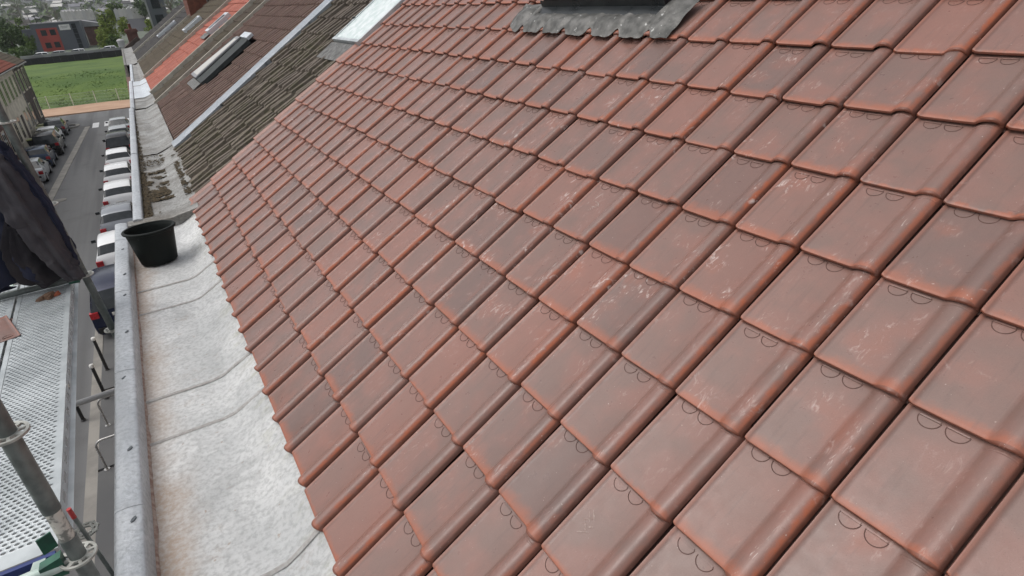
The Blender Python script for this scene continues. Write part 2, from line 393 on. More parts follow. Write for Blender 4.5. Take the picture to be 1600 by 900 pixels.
def house(name, Y0, Y1, label, wall_mat, deck_n=-.06, group='terraced houses on the right of the street'):
    h = empty(name, (4.3, (Y0+Y1)/2, STREET), 0, label, 'house', group)
    w = MB(); w.mmbox((-.52, Y0+.003, STREET-.3), (9.3, Y1-.003, -.47)); 
    w.prism([(.0, -.47), (9.0, -.47), (4.5, 2.42)], Y0+.003, Y1-.003)
    w.build('wall', wall_mat, h)
    r = MB(); r.prism([RP(0, .10, deck_n-.10).xz, RP(0, V_RIDGE, deck_n-.10).xz, RP(0, V_RIDGE, deck_n).xz, RP(0, .10, deck_n).xz], Y0, Y1)
    back = [(9.3 - RP(0, v, n).x, RP(0, v, n).z) for v, n in ((0, deck_n-.10), (V_RIDGE, deck_n-.10), (V_RIDGE, deck_n+.05), (0, deck_n+.05))]
    r.prism(back, Y0, Y1)
    roof = r.build('roof', MT['roof_felt'], h)
    rd = MB(); zr = RP(0, V_RIDGE, 0)
    n = max(2, int((Y1-Y0)/.42))
    for k in range(n):
        a = Y0 + (Y1-Y0)*k/n; b = Y0 + (Y1-Y0)*(k+1)/n + .02
        rd.prism([(zr.x+.14*math.cos(t), zr.z-.04+.13*math.sin(t)) for t in [math.pi*q/8 for q in range(9)]], a, b-.024)
    return h, roof, rd

# ------------------------------------------------------------------ glazed interlocking tile, one mesh in local axes
def tile_mesh(hi=True, left_roll=False):
    prof = [(-.030,-.028),(-.0062,-.027),(-.0042,.001),(-.0022,.0046),(.0030,.0044),(.0080,.0010),(.022,0),(.10,-.0006),(.183,0),(.191,.0018),
            (.197,.0070),(.205,.0146),(.214,.0220),(.226,.0278),(.239,.0302),(.251,.0290),(.2605,.0240),(.2680,.0150),(.2735,.0040),(.2750,-.0015),(.2738,-.0035),(.262,-.0035)]
    if not hi: prof = [(-.028,-.026),(-.0055,-.025),(-.0025,.0042),(.003,.004),(.009,0),(.185,0),(.196,.0064),(.209,.0180),(.228,.0288),(.247,.0296),(.262,.0222),(.2740,.0030),(.262,-.0035)]
    if left_roll:
        prof = [(-.078,-.09),(-.077,-.02),(-.070,.002),(-.058,.016),(-.042,.021),(-.026,.018),(-.012,.008),(.0,.001)] + prof[5 if hi else 3:]
    rows = [(0,-.0115),(0,-.006),(.0015,-.0025),(.005,-.0006),(.012,0),(.05,.0),(.12,0),(.22,0),(.335,0),(.372,-.001)] if hi else [(0,-.0115),(0,-.004),(.004,0),(.05,0),(.2,0),(.37,0)]
    mb = MB(); T = []
    def z0(y): return -.0215*y/.345
    def yo(u):
        d = 0.0
        if u > .262: d += ((u-.262)/.0145)**2*.008
        if u < .012 and not left_roll: d += ((.012-max(u,-.002))/.014)**2*.005
        if .19 < u < .28: d -= .0095*math.sin((u-.19)/.09*math.pi)
        return d
    P = []
    for y, dz in rows:
        P.append([(u, y + yo(u)*(1-min(y/.05,1)), z + z0(y) + dz) for u, z in prof])
    mb.grid(P)
    nc_ = len(prof)-1
    for k in range(len(mb.f)):
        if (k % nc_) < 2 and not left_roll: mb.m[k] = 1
    # underside lip so that the nose reads as thick
    if hi:
        P2 = [[(u, yo(u), z-.0115) for u, z in prof], [(u, .05, z-.0125) for u, z in prof]]
        mb.grid(P2, flip=True)
        for cu in (.060, .130):       # half moon grip marks under the next course
            A = []; n = 12
            for k in range(n+1):
                a = math.pi + math.pi*k/n
                row = []
                for rr, h in ((1.0, .0003), (.955, .0018), (.91, .0003)):
                    x = cu + .030*rr*math.cos(a); y = .338 + .030*rr*math.sin(a)
                    row.append((x, y, z0(y)+h))
                A.append(row)
            mb.grid(A, 1)
            mb.box((cu, .3395, z0(.339)+.001), (.052, .0045, .004), 0)
        A = [[(u, y, z + z0(y) + h) for u, z in prof if .19 < u < .2725 and z > -.001] for y, h in ((.327, .0004), (.329, .0022), (.333, .0022), (.335, .0004))]
        mb.grid(A, 0)
    mb.att['tuv'] = ('FLOAT_VECTOR', [tuple(p) for p in mb.v])
    return mb

def add_field(mb, src, placements):
    """append transformed copies of src (a tile MB) carrying local coordinates and a random number per copy"""
    tuv = mb.att.setdefault('tuv', ('FLOAT_VECTOR', []))[1]; tr = mb.att.setdefault('trnd', ('FLOAT', []))[1]
    for mt in placements:
        i = len(mb.v); q = rnd.random()
        mb.v += [tuple(mt @ Vector(p)) for p in src.v]
        mb.f += [tuple(k+i for k in f) for f in src.f]; mb.m += src.m
        tuv += [tuple(p) for p in src.v]; tr += [q]*len(src.v)

def tile_matrix(j, i, jit=1.0):
    o = RP(U0 - j*W_T, i*EXP + rnd.gauss(0, .0032)*jit - (.012 if rnd.random() < .02 else 0), rnd.gauss(0, .0016)*jit)
    e = Matrix.Rotation(rnd.gauss(0, .0062)*jit, 3, 'Z') @ Matrix.Rotation(rnd.gauss(0, .004)*jit, 3, 'X') @ Matrix.Rotation(rnd.gauss(0, .0062)*jit, 3, 'Y')
    m = (RMAT @ e).to_4x4(); m.translation = o; return m

HOUSE_Y0, HOUSE_Y1 = -4.2, 7.745
home, home_roof, ridge_mb = house('terraced_house', HOUSE_Y0, HOUSE_Y1, 'house in front with the new glazed red brown tile roof and zinc gutter', MT['render_cream'], -.055)
ridge_mb.build('ridge_tile', MT['orange_tile'], home_roof, True, 50)
J0, J1, I1 = -22, 19, 16
spots = []
for j in range(J0, J1):
    for i in range(I1):
        if i >= 10 and -9.8 < j < -5.2 and i < 13: continue           # roof window stands here
        c = RP(U0-(j+.5)*W_T, (i+.5)*EXP); p = project(c)
        area = 0; seen = False
        if p:
            q = [project(RP(U0-(j+a)*W_T, (i+b)*EXP)) for a, b in ((0,0),(1,0),(1,1),(0,1))]
            if all(q):
                area = abs(sum(q[k][0]*q[(k+1)%4][1]-q[(k+1)%4][0]*q[k][1] for k in range(4)))/2
                seen = any(-5 < s[0] < 1605 and -5 < s[1] < 905 for s in q)
        trod = max(0, 1-abs(i-4.5-(j+8)*.12)/4.5)*max(0, min(1, (-j+5)/7))
        spots.append((seen, area, j, i, trod))
spots.sort(key=lambda s: (not s[0], -s[1]))
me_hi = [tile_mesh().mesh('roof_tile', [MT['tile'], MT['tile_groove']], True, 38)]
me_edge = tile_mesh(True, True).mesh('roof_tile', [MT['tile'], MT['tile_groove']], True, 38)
field = MB(); fl, fe = [], []; field.att['trod'] = ('FLOAT', [])
lo, lo_e = tile_mesh(False), tile_mesh(False, True)
singles = 0
for seen, area, j, i, trod in spots:
    m = tile_matrix(j, i)
    if seen and singles < 300:
        o = bpy.data.objects.new('roof_tile', me_edge if j == J0 else me_hi[0]); COL.objects.link(o)
        attach(o, home_roof); o.matrix_basis = m; o['trod_obj'] = float(trod); singles += 1
    else:
        s = lo_e if j == J0 else lo
        add_field(field, s, [m]); field.att['trod'][1].extend([trod]*len(s.v))
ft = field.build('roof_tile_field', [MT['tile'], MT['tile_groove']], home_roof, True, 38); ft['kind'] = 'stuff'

# dust marks scraped onto three tiles by boots
def dust_mark(j, i, du, dv, n, seed):
    r2 = random.Random(seed); mb = MB()
    for k in range(n):
        cx = du + r2.uniform(-.018, .018); cy = dv + (k-n/2)*.0105 + r2.uniform(-.003, .003)
        L = r2.uniform(.010, .040); a0 = r2.uniform(-.9, .9)
        pts = []
        for q in range(5):
            t = q/4-.5; w = r2.uniform(.0008, .0038)*(1-abs(t)*1.3)
            pts.append([(cx + t*L - w*math.sin(a0), cy + t*L*a0 + w), (cx + t*L, cy + t*L*a0 - w)])
        P = [[RP(U0-j*W_T-x, i*EXP+y, .0016-.0215*y/.345) for x, y in row] for row in pts]
        mb.grid(P)
    mb.build('dust_mark', MT['cement_dust'], home_roof)
MT['cement_dust'] = simple('pale_dust', (.40, .32, .285), (.27, .18, .155), 160, .9)
dust_mark(0, 8, .085, .16, 8, 3); dust_mark(1, 2, .07, .17, 7, 5); dust_mark(-3, 5, .11, .2, 7, 8)

# ------------------------------------------------------------------ gutter in front of the house
gut = empty('box_gutter', (-.4, 1.8, -.3)); attach(gut, home); WM['box_gutter'] = Matrix.Translation((-.4, 1.8, -.3))
gut.location = (-.4, 1.8, -.3)
def nz(x, y, s=1.0, o=0.0): return mnoise.noise(Vector((x*s+o, y*s, o*.7)))
CREASE = []
_r = random.Random(41); _y = .7
while _y < 12:
    CREASE.append((_y, _r.uniform(-.5, .5), _r.uniform(.004, .013), _r.choice((-.008, -.006, .006, .007, .009))*_r.uniform(.3, .9), _r.uniform(.3, 1))); _y += _r.uniform(.05, .17)
def crease(x, Y):
    h = 0.0
    for y0, sl, w, a, reach in CREASE:
        if abs(Y - y0) > .35: continue
        d = Y - (y0 + sl*(x-.07) + .02*math.sin(x*30 + y0*9))
        f = max(0, min(1, (x + .30*reach + .02)/(.2*reach + .02)))
        h += a*math.exp(-(d/w)**2)*f
    return h
def gutter_pt(s, Y, fl=-.130, x0=-.655, kink=-.150, top=(.075, .020), wr=1.0):
    """profile across the gutter, s 0..1"""
    xk = kink - .03 + .02*math.sin(Y*1.1)
    if s < .55:
        t = s/.55; x = x0 + (xk-x0)*t; z = fl + .012*max(0, t-.85)/.15
    else:
        t = (s-.55)/.45; x = xk + (top[0]-xk)*t; z = fl + .012 + (top[1]-fl-.012)*(t**1.06)
    rip = max(0, (s-.50)/.5)
    z += wr*(.0045*nz(x, Y, 3.1, 2.0) + .0016*nz(x, Y, 15, 5.0))
    z += wr*rip*(1-.55*abs(2*s-1.55))*(.022*nz(x*1.2, Y*9.0 + x*5.0, 1.0, 9.0) + .005*nz(x*2, Y*22.0, 1.0, 4.0))
    if wr and rip > 0 and 0.9 < Y < 12: z += wr*crease(x, Y)*min(1, rip*2.2)*(1 if s < .97 else .4)
    return Vector((x, Y, z))
seams = [-4.2, -1.4, .9, 2.05, 3.30, 3.77, 5.12, 5.62, 7.36]
for k in range(len(seams)-1):
    a, b = seams[k], seams[k+1]; mb = MB()
    ny = max(8, int((b-a)/(.0075 if b > 1 else .04))); P = []
    for r in range(ny+1):
        Y = a + .003 + (b-a-.003 + (.014 if k < len(seams)-2 else 0))*r/ny
        lift = .0035 if r/ny < .02 else (0.0 if r/ny < .99 else -.001)
        P.append([gutter_pt(c/46, Y + .10*(c/46)*0, fl=-.130 + .0016*(k % 2)) + Vector((0, .02*max(0, c/46-.5), lift)) for c in range(47)])
    mb.grid(P, 0)
    mb.build('zinc_sheet', MT['zinc'], gut, True, 60)
    if k:
        jm = MB(); J = []
        for c in range(47):
            p = gutter_pt(c/46, a + .002) + Vector((0, .02*max(0, c/46-.5), .0035))
            J.append([p + Vector((0, -.016-.003*nz(c*.3, a, 1), 0)), p + Vector((0, -.006, .0058)), p + Vector((0, .006, .005)), p + Vector((0, .012, 0))])
        jm.grid(J); jm.build('solder_joint', MT['joint'], gut, True)
# parapet core with sheet zinc caps
pc = MB(); pc.mmbox((-.757, HOUSE_Y0, -.47), (-.668, 7.37, -.015)); pc.build('parapet', MT['zinc_cap'], gut)
caps = [-4.2, -1.2, 1.0, 2.67, 4.02, 5.41, 6.82, 7.40]
def cap_sheet(parent, a, b, xo, xi, zt, mat, drop=.11, skew=0.0, tilt=.004):
    mb = MB(); P = []; n = max(6, int((b-a)/.08))
    for k in range(n+1):
        Y = a + .0025 + (b-a+.012)*k/n; sk = skew*(Y-7.4)
        d = .0016*nz(0, Y, 5, 1.3)
        w = [(xo-.004, zt-drop*1.4), (xo-.002, zt-.012), (xo+.004, zt-.002), (xo+.014, zt+.002), ((xo+xi)/2, zt+.004), (xi-.02, zt-tilt), (xi-.006, zt-tilt-.003), (xi, zt-tilt-.010), (xi+.003, zt-drop), (xi+.010, zt-drop*1.9)]
        lift = .0025 if k == 0 else 0
        P.append([Vector((x + sk + .0015*nz(x*3, Y, 4, 3), Y, z + d + lift + .0016*nz(x*14, Y*9, 1, 7))) for x, z in w])
    mb.grid(P); mb.face([mb.vert(p) for p in P[0]]); return mb.build('cap_sheet', mat, parent, True, 60)
for a, b in zip(caps[:-1], caps[1:]): cap_sheet(gut, a, b, -.778, -.662, .0, MT['zinc_cap'], .065)
def slot(parent, x, y, z, seed):
    mb = MB(); n = 10; r2 = random.Random(seed)
    mb.face([mb.vert((x + .012*math.cos(2*math.pi*k/n), y + .014*math.sin(2*math.pi*k/n) + .9*.012*math.cos(2*math.pi*k/n), z + .0012*math.cos(k))) for k in range(n)])
    for k in range(n): pass
    mb.v += [(p[0], p[1], p[2]-.02) for p in mb.v[:n]]
    for k in range(n): mb.face((k, (k+1) % n, n+(k+1) % n, n+k))
    mb.build('cap_slot', MT['slot'], parent)
for k, (x, y) in enumerate([(-.70,4.60),(-.725,3.93),(-.705,3.14),(-.70,5.80),(-.705,5.31),(-.70,2.58),(-.71,6.5),(-.71,1.7)]): slot(gut, x, y, .0045, k)
# silt line where the gutter floor meets the parapet
sm = MB(); P = []
for k in range(160):
    Y = HOUSE_Y0 + (7.3-HOUSE_Y0)*k/159; w = .004 + .012*abs(nz(0, Y, 4, 6)) + .008*abs(nz(0, Y, 17, 2))
    P.append([Vector((-.654, Y, -.113)), Vector((-.652+w*.4, Y, -.117)), Vector((-.650+w, Y, -.1285+.0045*nz(-.6, Y, 3.1, 2.0)+.002))])
sm.grid(P); sm.build('silt_line', MT['rust_edge'], gut, True)
# step between this gutter and the next one
st = MB(); P = []
for c in range(31):
    s = c/30; x = -.66 + .72*s; z = -.02 + (.0 if s < .6 else (s-.6)/.4*.06) + .004*nz(x, 0, 9)
    yb = .03*s
    P.append([Vector((x, 7.33-yb, -.15 if s < .6 else -.15+(s-.6)/.4*.16)), Vector((x, 7.335-yb, z-.03)), Vector((x, 7.33-yb, z-.006)), Vector((x, 7.338-yb, z)), Vector((x, 7.47-yb*.5, z+.006)), Vector((x, 7.478-yb*.5, z)), Vector((x, 7.48-yb*.5, z-.06))])
st.grid(P); st.build('step_flashing', MT['zinc_old'], gut, True, 40)
co = MB(); co.mmbox((-.77, HOUSE_Y0, -.62), (-.50, 7.38, -.475)); co.build('cornice', MT['render_cream'], gut)

# ------------------------------------------------------------------ black roof window with lead skirt, high on the new roof
rw = empty('roof_window', RP(3.7, 3.6)); attach(rw, home); rw.location = RP(3.7, 3.6); WM['roof_window'] = Matrix.Translation(RP(3.7, 3.6))
RWY0, RWY1, RWV0, RWV1 = 2.99, 4.24, 3.335, 4.40
fr = MB()
for a, b, c, d, h in ((RWY0, RWY1, RWV0, RWV0+.09, .105), (RWY0, RWY1, RWV1-.09, RWV1, .105), (RWY0, RWY0+.09, RWV0+.09, RWV1-.09, .10), (RWY1-.09, RWY1, RWV0+.09, RWV1-.09, .10)):
    sheet_on_roof(fr, a, b, c, d, -.05, h)
fr.build('frame', MT['black_metal'], rw)
sa = MB()
for a, b, c, d in ((RWY0-.02, RWY1+.02, RWV0-.012, RWV0+.075), (RWY0-.02, RWY0+.06, RWV0+.078, RWV1), (RWY1-.06, RWY1+.02, RWV0+.078, RWV1)):
    sheet_on_roof(sa, a, b, c, d, .112, .135)
sa.build('sash', MT['black_metal'], rw)
gl = MB(); sheet_on_roof(gl, RWY0+.055, RWY1-.055, RWV0+.07, RWV1-.06, .108, .118); gl.build('pane', MT['glass_dark'], rw)
ap = MB(); P = []
for k in range(25):
    Y = RWY0 - .05 + (RWY1-RWY0+.10)*k/24
    P.append([RP(Y, RWV0-.10, .034), RP(Y, RWV0-.06, .045), RP(Y, RWV0-.012, .052), RP(Y, RWV0-.004, .10)])
ap.grid(P); sheet_on_roof(ap, RWY0-.06, RWY1+.06, RWV0-.115, RWV0-.095, .030, .036)
ap.build('apron_flashing', MT['black_metal'], rw, True, 40)
lead = MB(); P = []; PB = []
def roll_h(Y):
    u = ((U0 - Y)/W_T) % 1.0
    return math.exp(-((u-.86)/.11)**2)
NY = 130
for k in range(NY+1):
    Y = 2.74 + (4.60-2.74)*k/NY; row = []
    dr = roll_h(Y); sag = 1-dr
    end = min(1, min(Y-2.74, 4.60-Y)/.14)
    for q in range(13):
        t = q/12
        vb = 3.075 + .055*dr + .020*nz(Y, 0, 6, 3) + .010*nz(Y, 0, 21, 5) + (.10*(1-end))*(1 if Y > 4 else .2)
        vt = 3.26 + (.16 if Y < 2.95 else (.12 if Y > 4.28 else 0))*(1-0)
        v = vb + (vt-vb)*t
        n = .016 + .021*dr*(1-.2*t) + .016*t + .034*sag*max(0, math.sin((t-.05)*3.1))*end + .010*nz(Y, v, 9, 1) + .005*nz(Y, v, 26, 4)
        row.append(RP(Y, v, n))
    P.append(row)
I = lead.grid(P)
lead.grid([[p[0], p[0] + Vector(RP(0, .004, -.006))] for p in P], 0, True)
lead.build('lead_skirt', MT['lead'], rw, True, 70)
# ------------------------------------------------------------------ neighbouring roofs
def ribbed_tile(w, exp, ribs, rib_h, kind='rib', hi=True):
    mb = MB(); prof = []
    if kind == 'rib':
        prof = [(0, -.012), (0, 0)]
        for r in range(ribs):
            a = w*(r+.14)/ribs; b = w*(r+.66)/ribs
            prof += [(a, .0), (a + .012, rib_h), (b - .010, rib_h), (b, .001)]
        prof += [(w-.003, .0), (w-.003, -.012)]
    else:
        prof = [(0, -.01), (0, .006), (.02, 0), (w*.7, 0), (w*.82, rib_h), (w*.94, rib_h*.8), (w-.003, -.008)]
    rows = [(0, -.034), (0, -.008), (.014, 0), (exp+.04, 0)]
    mb.grid([[(u, y, z + dz - .032*y/exp) for u, z in prof] for y, dz in rows])
    mb.att['tuv'] = ('FLOAT_VECTOR', [tuple(p) for p in mb.v]); return mb
def course_matrix(Y, v, n, jit):
    m = (RMAT @ Matrix.Rotation(rnd.gauss(0, .010*jit), 3, 'Z') @ Matrix.Rotation(rnd.gauss(0, .012*jit), 3, 'X') @ Matrix.Rotation(rnd.gauss(0, .012*jit), 3, 'Y')).to_4x4()
    m.translation = RP(Y, v + rnd.gauss(0, .006)*jit, n + rnd.gauss(0, .003)*jit); return m
def roof_cover(roof, Y0, Y1, v0, w, exp, src, mat, n=-.03, jit=1.0, v1=V_RIDGE-.1, holes=(), singles=False, name='roof_tile', vlim=4.0):
    mb = MB(); cnt = int(round((Y1-Y0)/w)); w2 = (Y1-Y0)/cnt
    me = src.mesh('roof_tile', mat, True, 35) if singles else None
    i = 0
    while v0 + i*exp < v1:
        v = v0 + i*exp
        for k in range(cnt):
            Y = Y1 - k*w2
            if any(a < Y - w2/2 < b and c < v + exp/2 < d for a, b, c, d in holes): continue
            m = course_matrix(Y, v, n, jit)
            if singles and v < vlim:
                o = bpy.data.objects.new(name, me); COL.objects.link(o); attach(o, roof); o.matrix_basis = m
            else: add_field(mb, src, [m])
        i += 1
    if mb.v:
        o = mb.build(name + '_field' if singles else 'tile_covering', mat, roof, True, 35); o['kind'] = 'stuff'

def far_gutter(parent, Y0, Y1, xo, xi, fl, mat, capmat, name='box_gutter', top=(.10, .045), skew=0.012, amp=1.0, zt=.0, debris=False, yend=None):
    g = empty(name, (xo, (Y0+Y1)/2, -.2)); attach(g, parent); g.location = (xo, (Y0+Y1)/2, -.2); WM[g.name] = Matrix.Translation(g.location)
    n = int((Y1-Y0)/.04); cuts = [Y0, Y0 + (Y1-Y0)*.68, Y1]
    for a, b in zip(cuts[:-1], cuts[1:]):
        mb = MB(); P = []; k = max(6, int((b-a)/.035))
        for r in range(k+1):
            Y = a + (b-a+.01)*r/k; sk = skew*(Y-7.4)
            P.append([gutter_pt(c/30, Y, fl, xi + sk + .01, xi + (top[0]-xi)*.62 + sk*.5, top, amp) + Vector((0, .05*max(0, c/30-.5), .004 if r == 0 else 0)) for c in range(31)])
        mb.grid(P); mb.build('zinc_sheet', mat, g, True, 60)
        if a > Y0:
            jm = MB(); J = []
            for c in range(31):
                p = gutter_pt(c/30, a, fl, xi + skew*(a-7.4) + .01, xi + (top[0]-xi)*.62 + skew*(a-7.4)*.5, top, amp) + Vector((0, .05*max(0, c/30-.5), .004))
                J.append([p + Vector((0, -.02, -.004)), p + Vector((0, -.012, .008)), p + Vector((0, .012, .008)), p + Vector((0, .02, 0))])
            jm.grid(J); jm.build('solder_joint', MT['joint'], g, True)
    L = 1.27; c = Y0
    while c < Y1 - .1:
        e = min(c + L, Y1); cap_sheet(g, c, e, xo, xi, zt, capmat, .10, skew); c = e
    bx = MB(); 
    x0, x1 = xo + skew*(Y0-7.4), xo + skew*(Y1-7.4)
    i = len(bx.v); bx.v += [(x0+.012, Y0, -.62), (xi-.012+skew*(Y0-7.4), Y0, -.62), (xi-.012+skew*(Y1-7.4), Y1, -.62), (x1+.012, Y1, -.62), (x0+.012, Y0, zt-.02), (xi-.012+skew*(Y0-7.4), Y0, zt-.02), (xi-.012+skew*(Y1-7.4), Y1, zt-.02), (x1+.012, Y1, zt-.02)]
    for q in ((3,2,1,0),(4,5,6,7),(0,1,5,4),(1,2,6,5),(2,3,7,6),(3,0,4,7)): bx.face([i+k for k in q])
    bx.build('parapet', capmat, g)
    return g

# house with the mossy roof
B1, B2, B3, B4, B5, B6, B7 = 7.745, 11.02, 16.9, 18.95, 23.7, 31.2, 45.5
h1, r1, rd1 = house('terraced_house', B1, B2, 'house next to the new roof with mossy ribbed tiles and a white skylight', MT['render_grey'], -.10)
rd1.build('ridge_tile', MT['moss_tile'], r1, True, 50)
t1 = ribbed_tile(.178, .345, 1, .044)
roof_cover(r1, B1+.02, B2-.1, .08, .178, .345, t1, MT['moss_tile'], -.035, 2.3, holes=[(7.0, 8.80, 2.62, 4.1)], singles=True)
far_gutter(h1, 7.42, B2+.25, -.605, -.512, -.075, MT['zinc_old'], MT['zinc_cap'])
# leafy sludge lying in its gutter
deb = MB()
def debris(n, y0, y1, x0, x1, seed, fl=-.070):
    r2 = random.Random(seed)
    for k in range(n):
        Y = r2.uniform(y0, y1); x = r2.uniform(x0, x1)
        f = nz(x, Y, 5.0, seed) + .5*nz(x, Y, 13.0, seed) + (.5 if x < -.42 else 0)
        if f < -.06: continue
        z = fl + .004 + .012*f*r2.random(); s = r2.uniform(.008, .028); a = r2.uniform(0, 6.28)
        c = Vector((x, Y, z)); u = Vector((math.cos(a), math.sin(a), r2.uniform(-.4, .4)))*s; w = Vector((-math.sin(a), math.cos(a), r2.uniform(-.3, .3)))*s*.55
        top = Vector((0, 0, s*.35))
        i = len(deb.v); deb.v += [tuple(c-u), tuple(c-w+top*.3), tuple(c+u), tuple(c+w+top), tuple(c+top)]
        for q in ((0,1,4),(1,2,4),(2,3,4),(3,0,4)): deb.face([i+t for t in q])
debris(4200, 8.3, 10.0, -.50, -.10, 4); debris(500, 7.6, 8.4, -.50, -.42, 6); debris(160, 7.55, 7.8, -.36, -.16, 8); debris(1500, 9.9, 16.5, -.50, -.40, 9, -.062); debris(500, 10.2, 11.2, -.42, -.05, 10, -.062); debris(900, 8.0, 10.6, -.02, .07, 11, .012)
db = deb.build('gutter_debris', MT['moss']); tag(db, 'dark wet moss and leaf sludge lying in the old zinc gutter', 'debris', kind='stuff')
# skylight in the mossy roof, half behind the raised edge of the new tiles
def slope_window(parent, name, Y0, Y1, v0, v1, h, frame_mat, pane_mat, fw=.05, n0=-.06):
    e = empty(name, RP((Y0+Y1)/2, v0)); attach(e, parent); e.location = RP((Y0+Y1)/2, v0); WM[e.name] = Matrix.Translation(e.location)
    f = MB()
    sheet_on_roof(f, Y0, Y1, v0, v0+fw, n0, h); sheet_on_roof(f, Y0, Y1, v1-fw, v1, n0, h)
    sheet_on_roof(f, Y0, Y0+fw, v0+fw, v1-fw, n0, h-.003); sheet_on_roof(f, Y1-fw, Y1, v0+fw, v1-fw, n0, h-.003)
    f.build('frame', frame_mat, e)
    p = MB(); sheet_on_roof(p, Y0+fw-.005, Y1-fw+.005, v0+fw-.005, v1-fw+.005, h-.030, h-.012); p.build('pane', pane_mat, e)
    return e
sw = slope_window(h1, 'skylight', 7.62, 8.70, 2.74, 4.05, .035, MT['galv_light'], MT['glass_milky'], .045)
hg = MB(); hg.box(RP(8.70, 3.16, .035), (.03, .05, .03)); hg.build('hinge', MT['black_metal'], sw)
lf = MB(); sheet_on_roof(lf, 7.78, 8.72, 2.42, 2.72, -.008, .0); lf.build('lead_skirt', MT['lead'], sw)

# zinc strip between the mossy roof and the brown one
ss = empty('party_flashing', RP(11.1, 2)); attach(ss, h1); ss.location = RP(11.1, 2); WM[ss.name] = Matrix.Translation(ss.location)
v = .09
while v < V_RIDGE:
    e = min(v + .98, V_RIDGE); mb = MB(); P = []
    for k in range(10):
        vv = v + .004 + (e - v + .02)*k/9; d = .003*nz(vv, 0, 6) + (.004 if k == 0 else 0)
        P.append([RP(Y, vv, n + d) for Y, n in ((10.84, -.05), (10.84, .025), (10.87, .038), (11.05, .044), (11.22, .038), (11.25, .025), (11.25, -.05))])
    mb.grid(P); mb.face([mb.vert(p) for p in P[0]]); mb.build('flashing_sheet', MT['flash_zinc'], ss, True, 40); v = e

h2, r2_, rd2 = house('terraced_house', B2, B3, 'house with the brown ribbed roof and a propped open roof hatch', MT['render_red'], -.10)
rd2.build('ridge_tile', MT['brown_tile'], r2_, True, 50)
t2 = ribbed_tile(.21, .345, 1, .026)
roof_cover(r2_, B2+.32, B3-.06, .12, .21, .345, t2, MT['brown_tile'], -.035, .8, holes=[(13.6, 15.7, 1.15, 2.42)])
far_gutter(h2, B2+.25, B3+.0, -.605, -.512, -.06, MT['zinc_old'], MT['zinc_cap'], amp=1.6)
hb = MB(); sheet_on_roof(hb, B3-.045, B3+.03, .08, V_RIDGE, -.05, .035); hb.build('verge_strip', MT['cement'], h2)
# the roof window of the brown house: pane with the sky's reflection put into its pale colour, on a dark kerb, its sash pushed open at the top
MT['slate_dark'] = simple('dark_zinc_kerb', (.045, .05, .05), (.065, .07, .07), 6, .8, spec=.2)
ht = empty('roof_hatch', RP(14.7, 1.2)); attach(ht, h2); ht.location = RP(14.7, 1.2); WM[ht.name] = Matrix.Translation(ht.location)
fr = MB()
sheet_on_roof(fr, 14.05, 15.90, 1.14, 1.22, -.06, .022); sheet_on_roof(fr, 14.05, 15.90, 2.36, 2.44, -.06, .022)
sheet_on_roof(fr, 14.05, 14.85, 1.22, 2.36, -.06, .019); sheet_on_roof(fr, 15.80, 15.90, 1.22, 2.36, -.06, .020)
fr.build('frame', MT['slate_dark'], ht)
gl = MB(); sheet_on_roof(gl, 14.55, 15.80, 1.22, 2.36, -.04, .0); gl.build('opening', MT['glass_dark'], ht)
lid = MB(); nrm = Vector((-ST, 0, CT))
def slab(mb, A, th):
    i = len(mb.v); mb.v += [tuple(p) for p in A] + [tuple(p + th) for p in A]
    for q in ((3,2,1,0),(4,5,6,7),(0,1,5,4),(1,2,6,5),(2,3,7,6),(3,0,4,7)): mb.face([i+k for k in q])
slab(lid, [RP(14.87, 1.15, .03), RP(15.85, 1.15, .03), RP(15.32, 2.44, .03), RP(14.87, 2.44, .03)], nrm*.03)
lid.build('sash', MT['roof_grey'], ht)
pn = MB(); slab(pn, [RP(14.95, 1.22, .062), RP(15.72, 1.22, .062), RP(15.25, 2.36, .062), RP(14.95, 2.36, .062)], nrm*.004); pn.build('pane', MT['roof_light'], ht)
l2 = MB(); sheet_on_roof(l2, 14.1, 14.95, 2.45, 2.60, .0, .06); l2.build('head_flashing', MT['zinc_bright'], ht)
l3 = MB(); sheet_on_roof(l3, 14.2, 15.6, .94, 1.13, -.012, .004); l3.build('lead_skirt', MT['lead'], ht)

h3, r3, rd3 = house('terraced_house', B3, B4, 'narrow house with a dark moss green roof beside the orange one', MT['render_cream'], -.10)
rd3.build('ridge_tile', MT['dark_tile'], r3, True, 50)
roof_cover(r3, B3+.05, B4-.04, .10, .25, .36, ribbed_tile(.25, .36, 2, .014), MT['dark_tile'], -.035, 1.0)
far_gutter(h3, B3+.03, B4, -.58, -.49, -.04, MT['zinc_old'], MT['zinc_cap'])
h4, r4, rd4 = house('terraced_house', B4, B5, 'house with the bright orange roof and pale verge strips', MT['render_cream'], -.10)
rd4.build('ridge_tile', MT['orange_tile'], r4, True, 50)
roof_cover(r4, B4+.09, B5-.07, .10, .30, .365, ribbed_tile(.30, .365, 1, .012, 'pan'), MT['orange_tile'], -.02, .6, holes=[(20.0, 20.75, 2.36, 3.2)])
far_gutter(h4, B4, B5, -.58, -.49, -.03, MT['zinc_bright'], MT['zinc_bright'], amp=.4)
for Y in (B4, B5):
    vb = MB(); v = .08
    while v < V_RIDGE: sheet_on_roof(vb, Y-.05, Y+.05, v+.003, min(v+1.2, V_RIDGE), -.06, .055 + .004*math.sin(v*7)); v += 1.2
    vb.build('verge_strip', MT['cement'], h4)
slope_window(h4, 'skylight', 20.05, 20.72, 2.38, 3.18, .09, MT['zinc_bright'], MT['glass_dark'], .10)
l4 = MB(); sheet_on_roof(l4, 20.05, 21.1, 2.15, 2.37, -.002, .012); l4.build('lead_skirt', MT['lead'], h4)
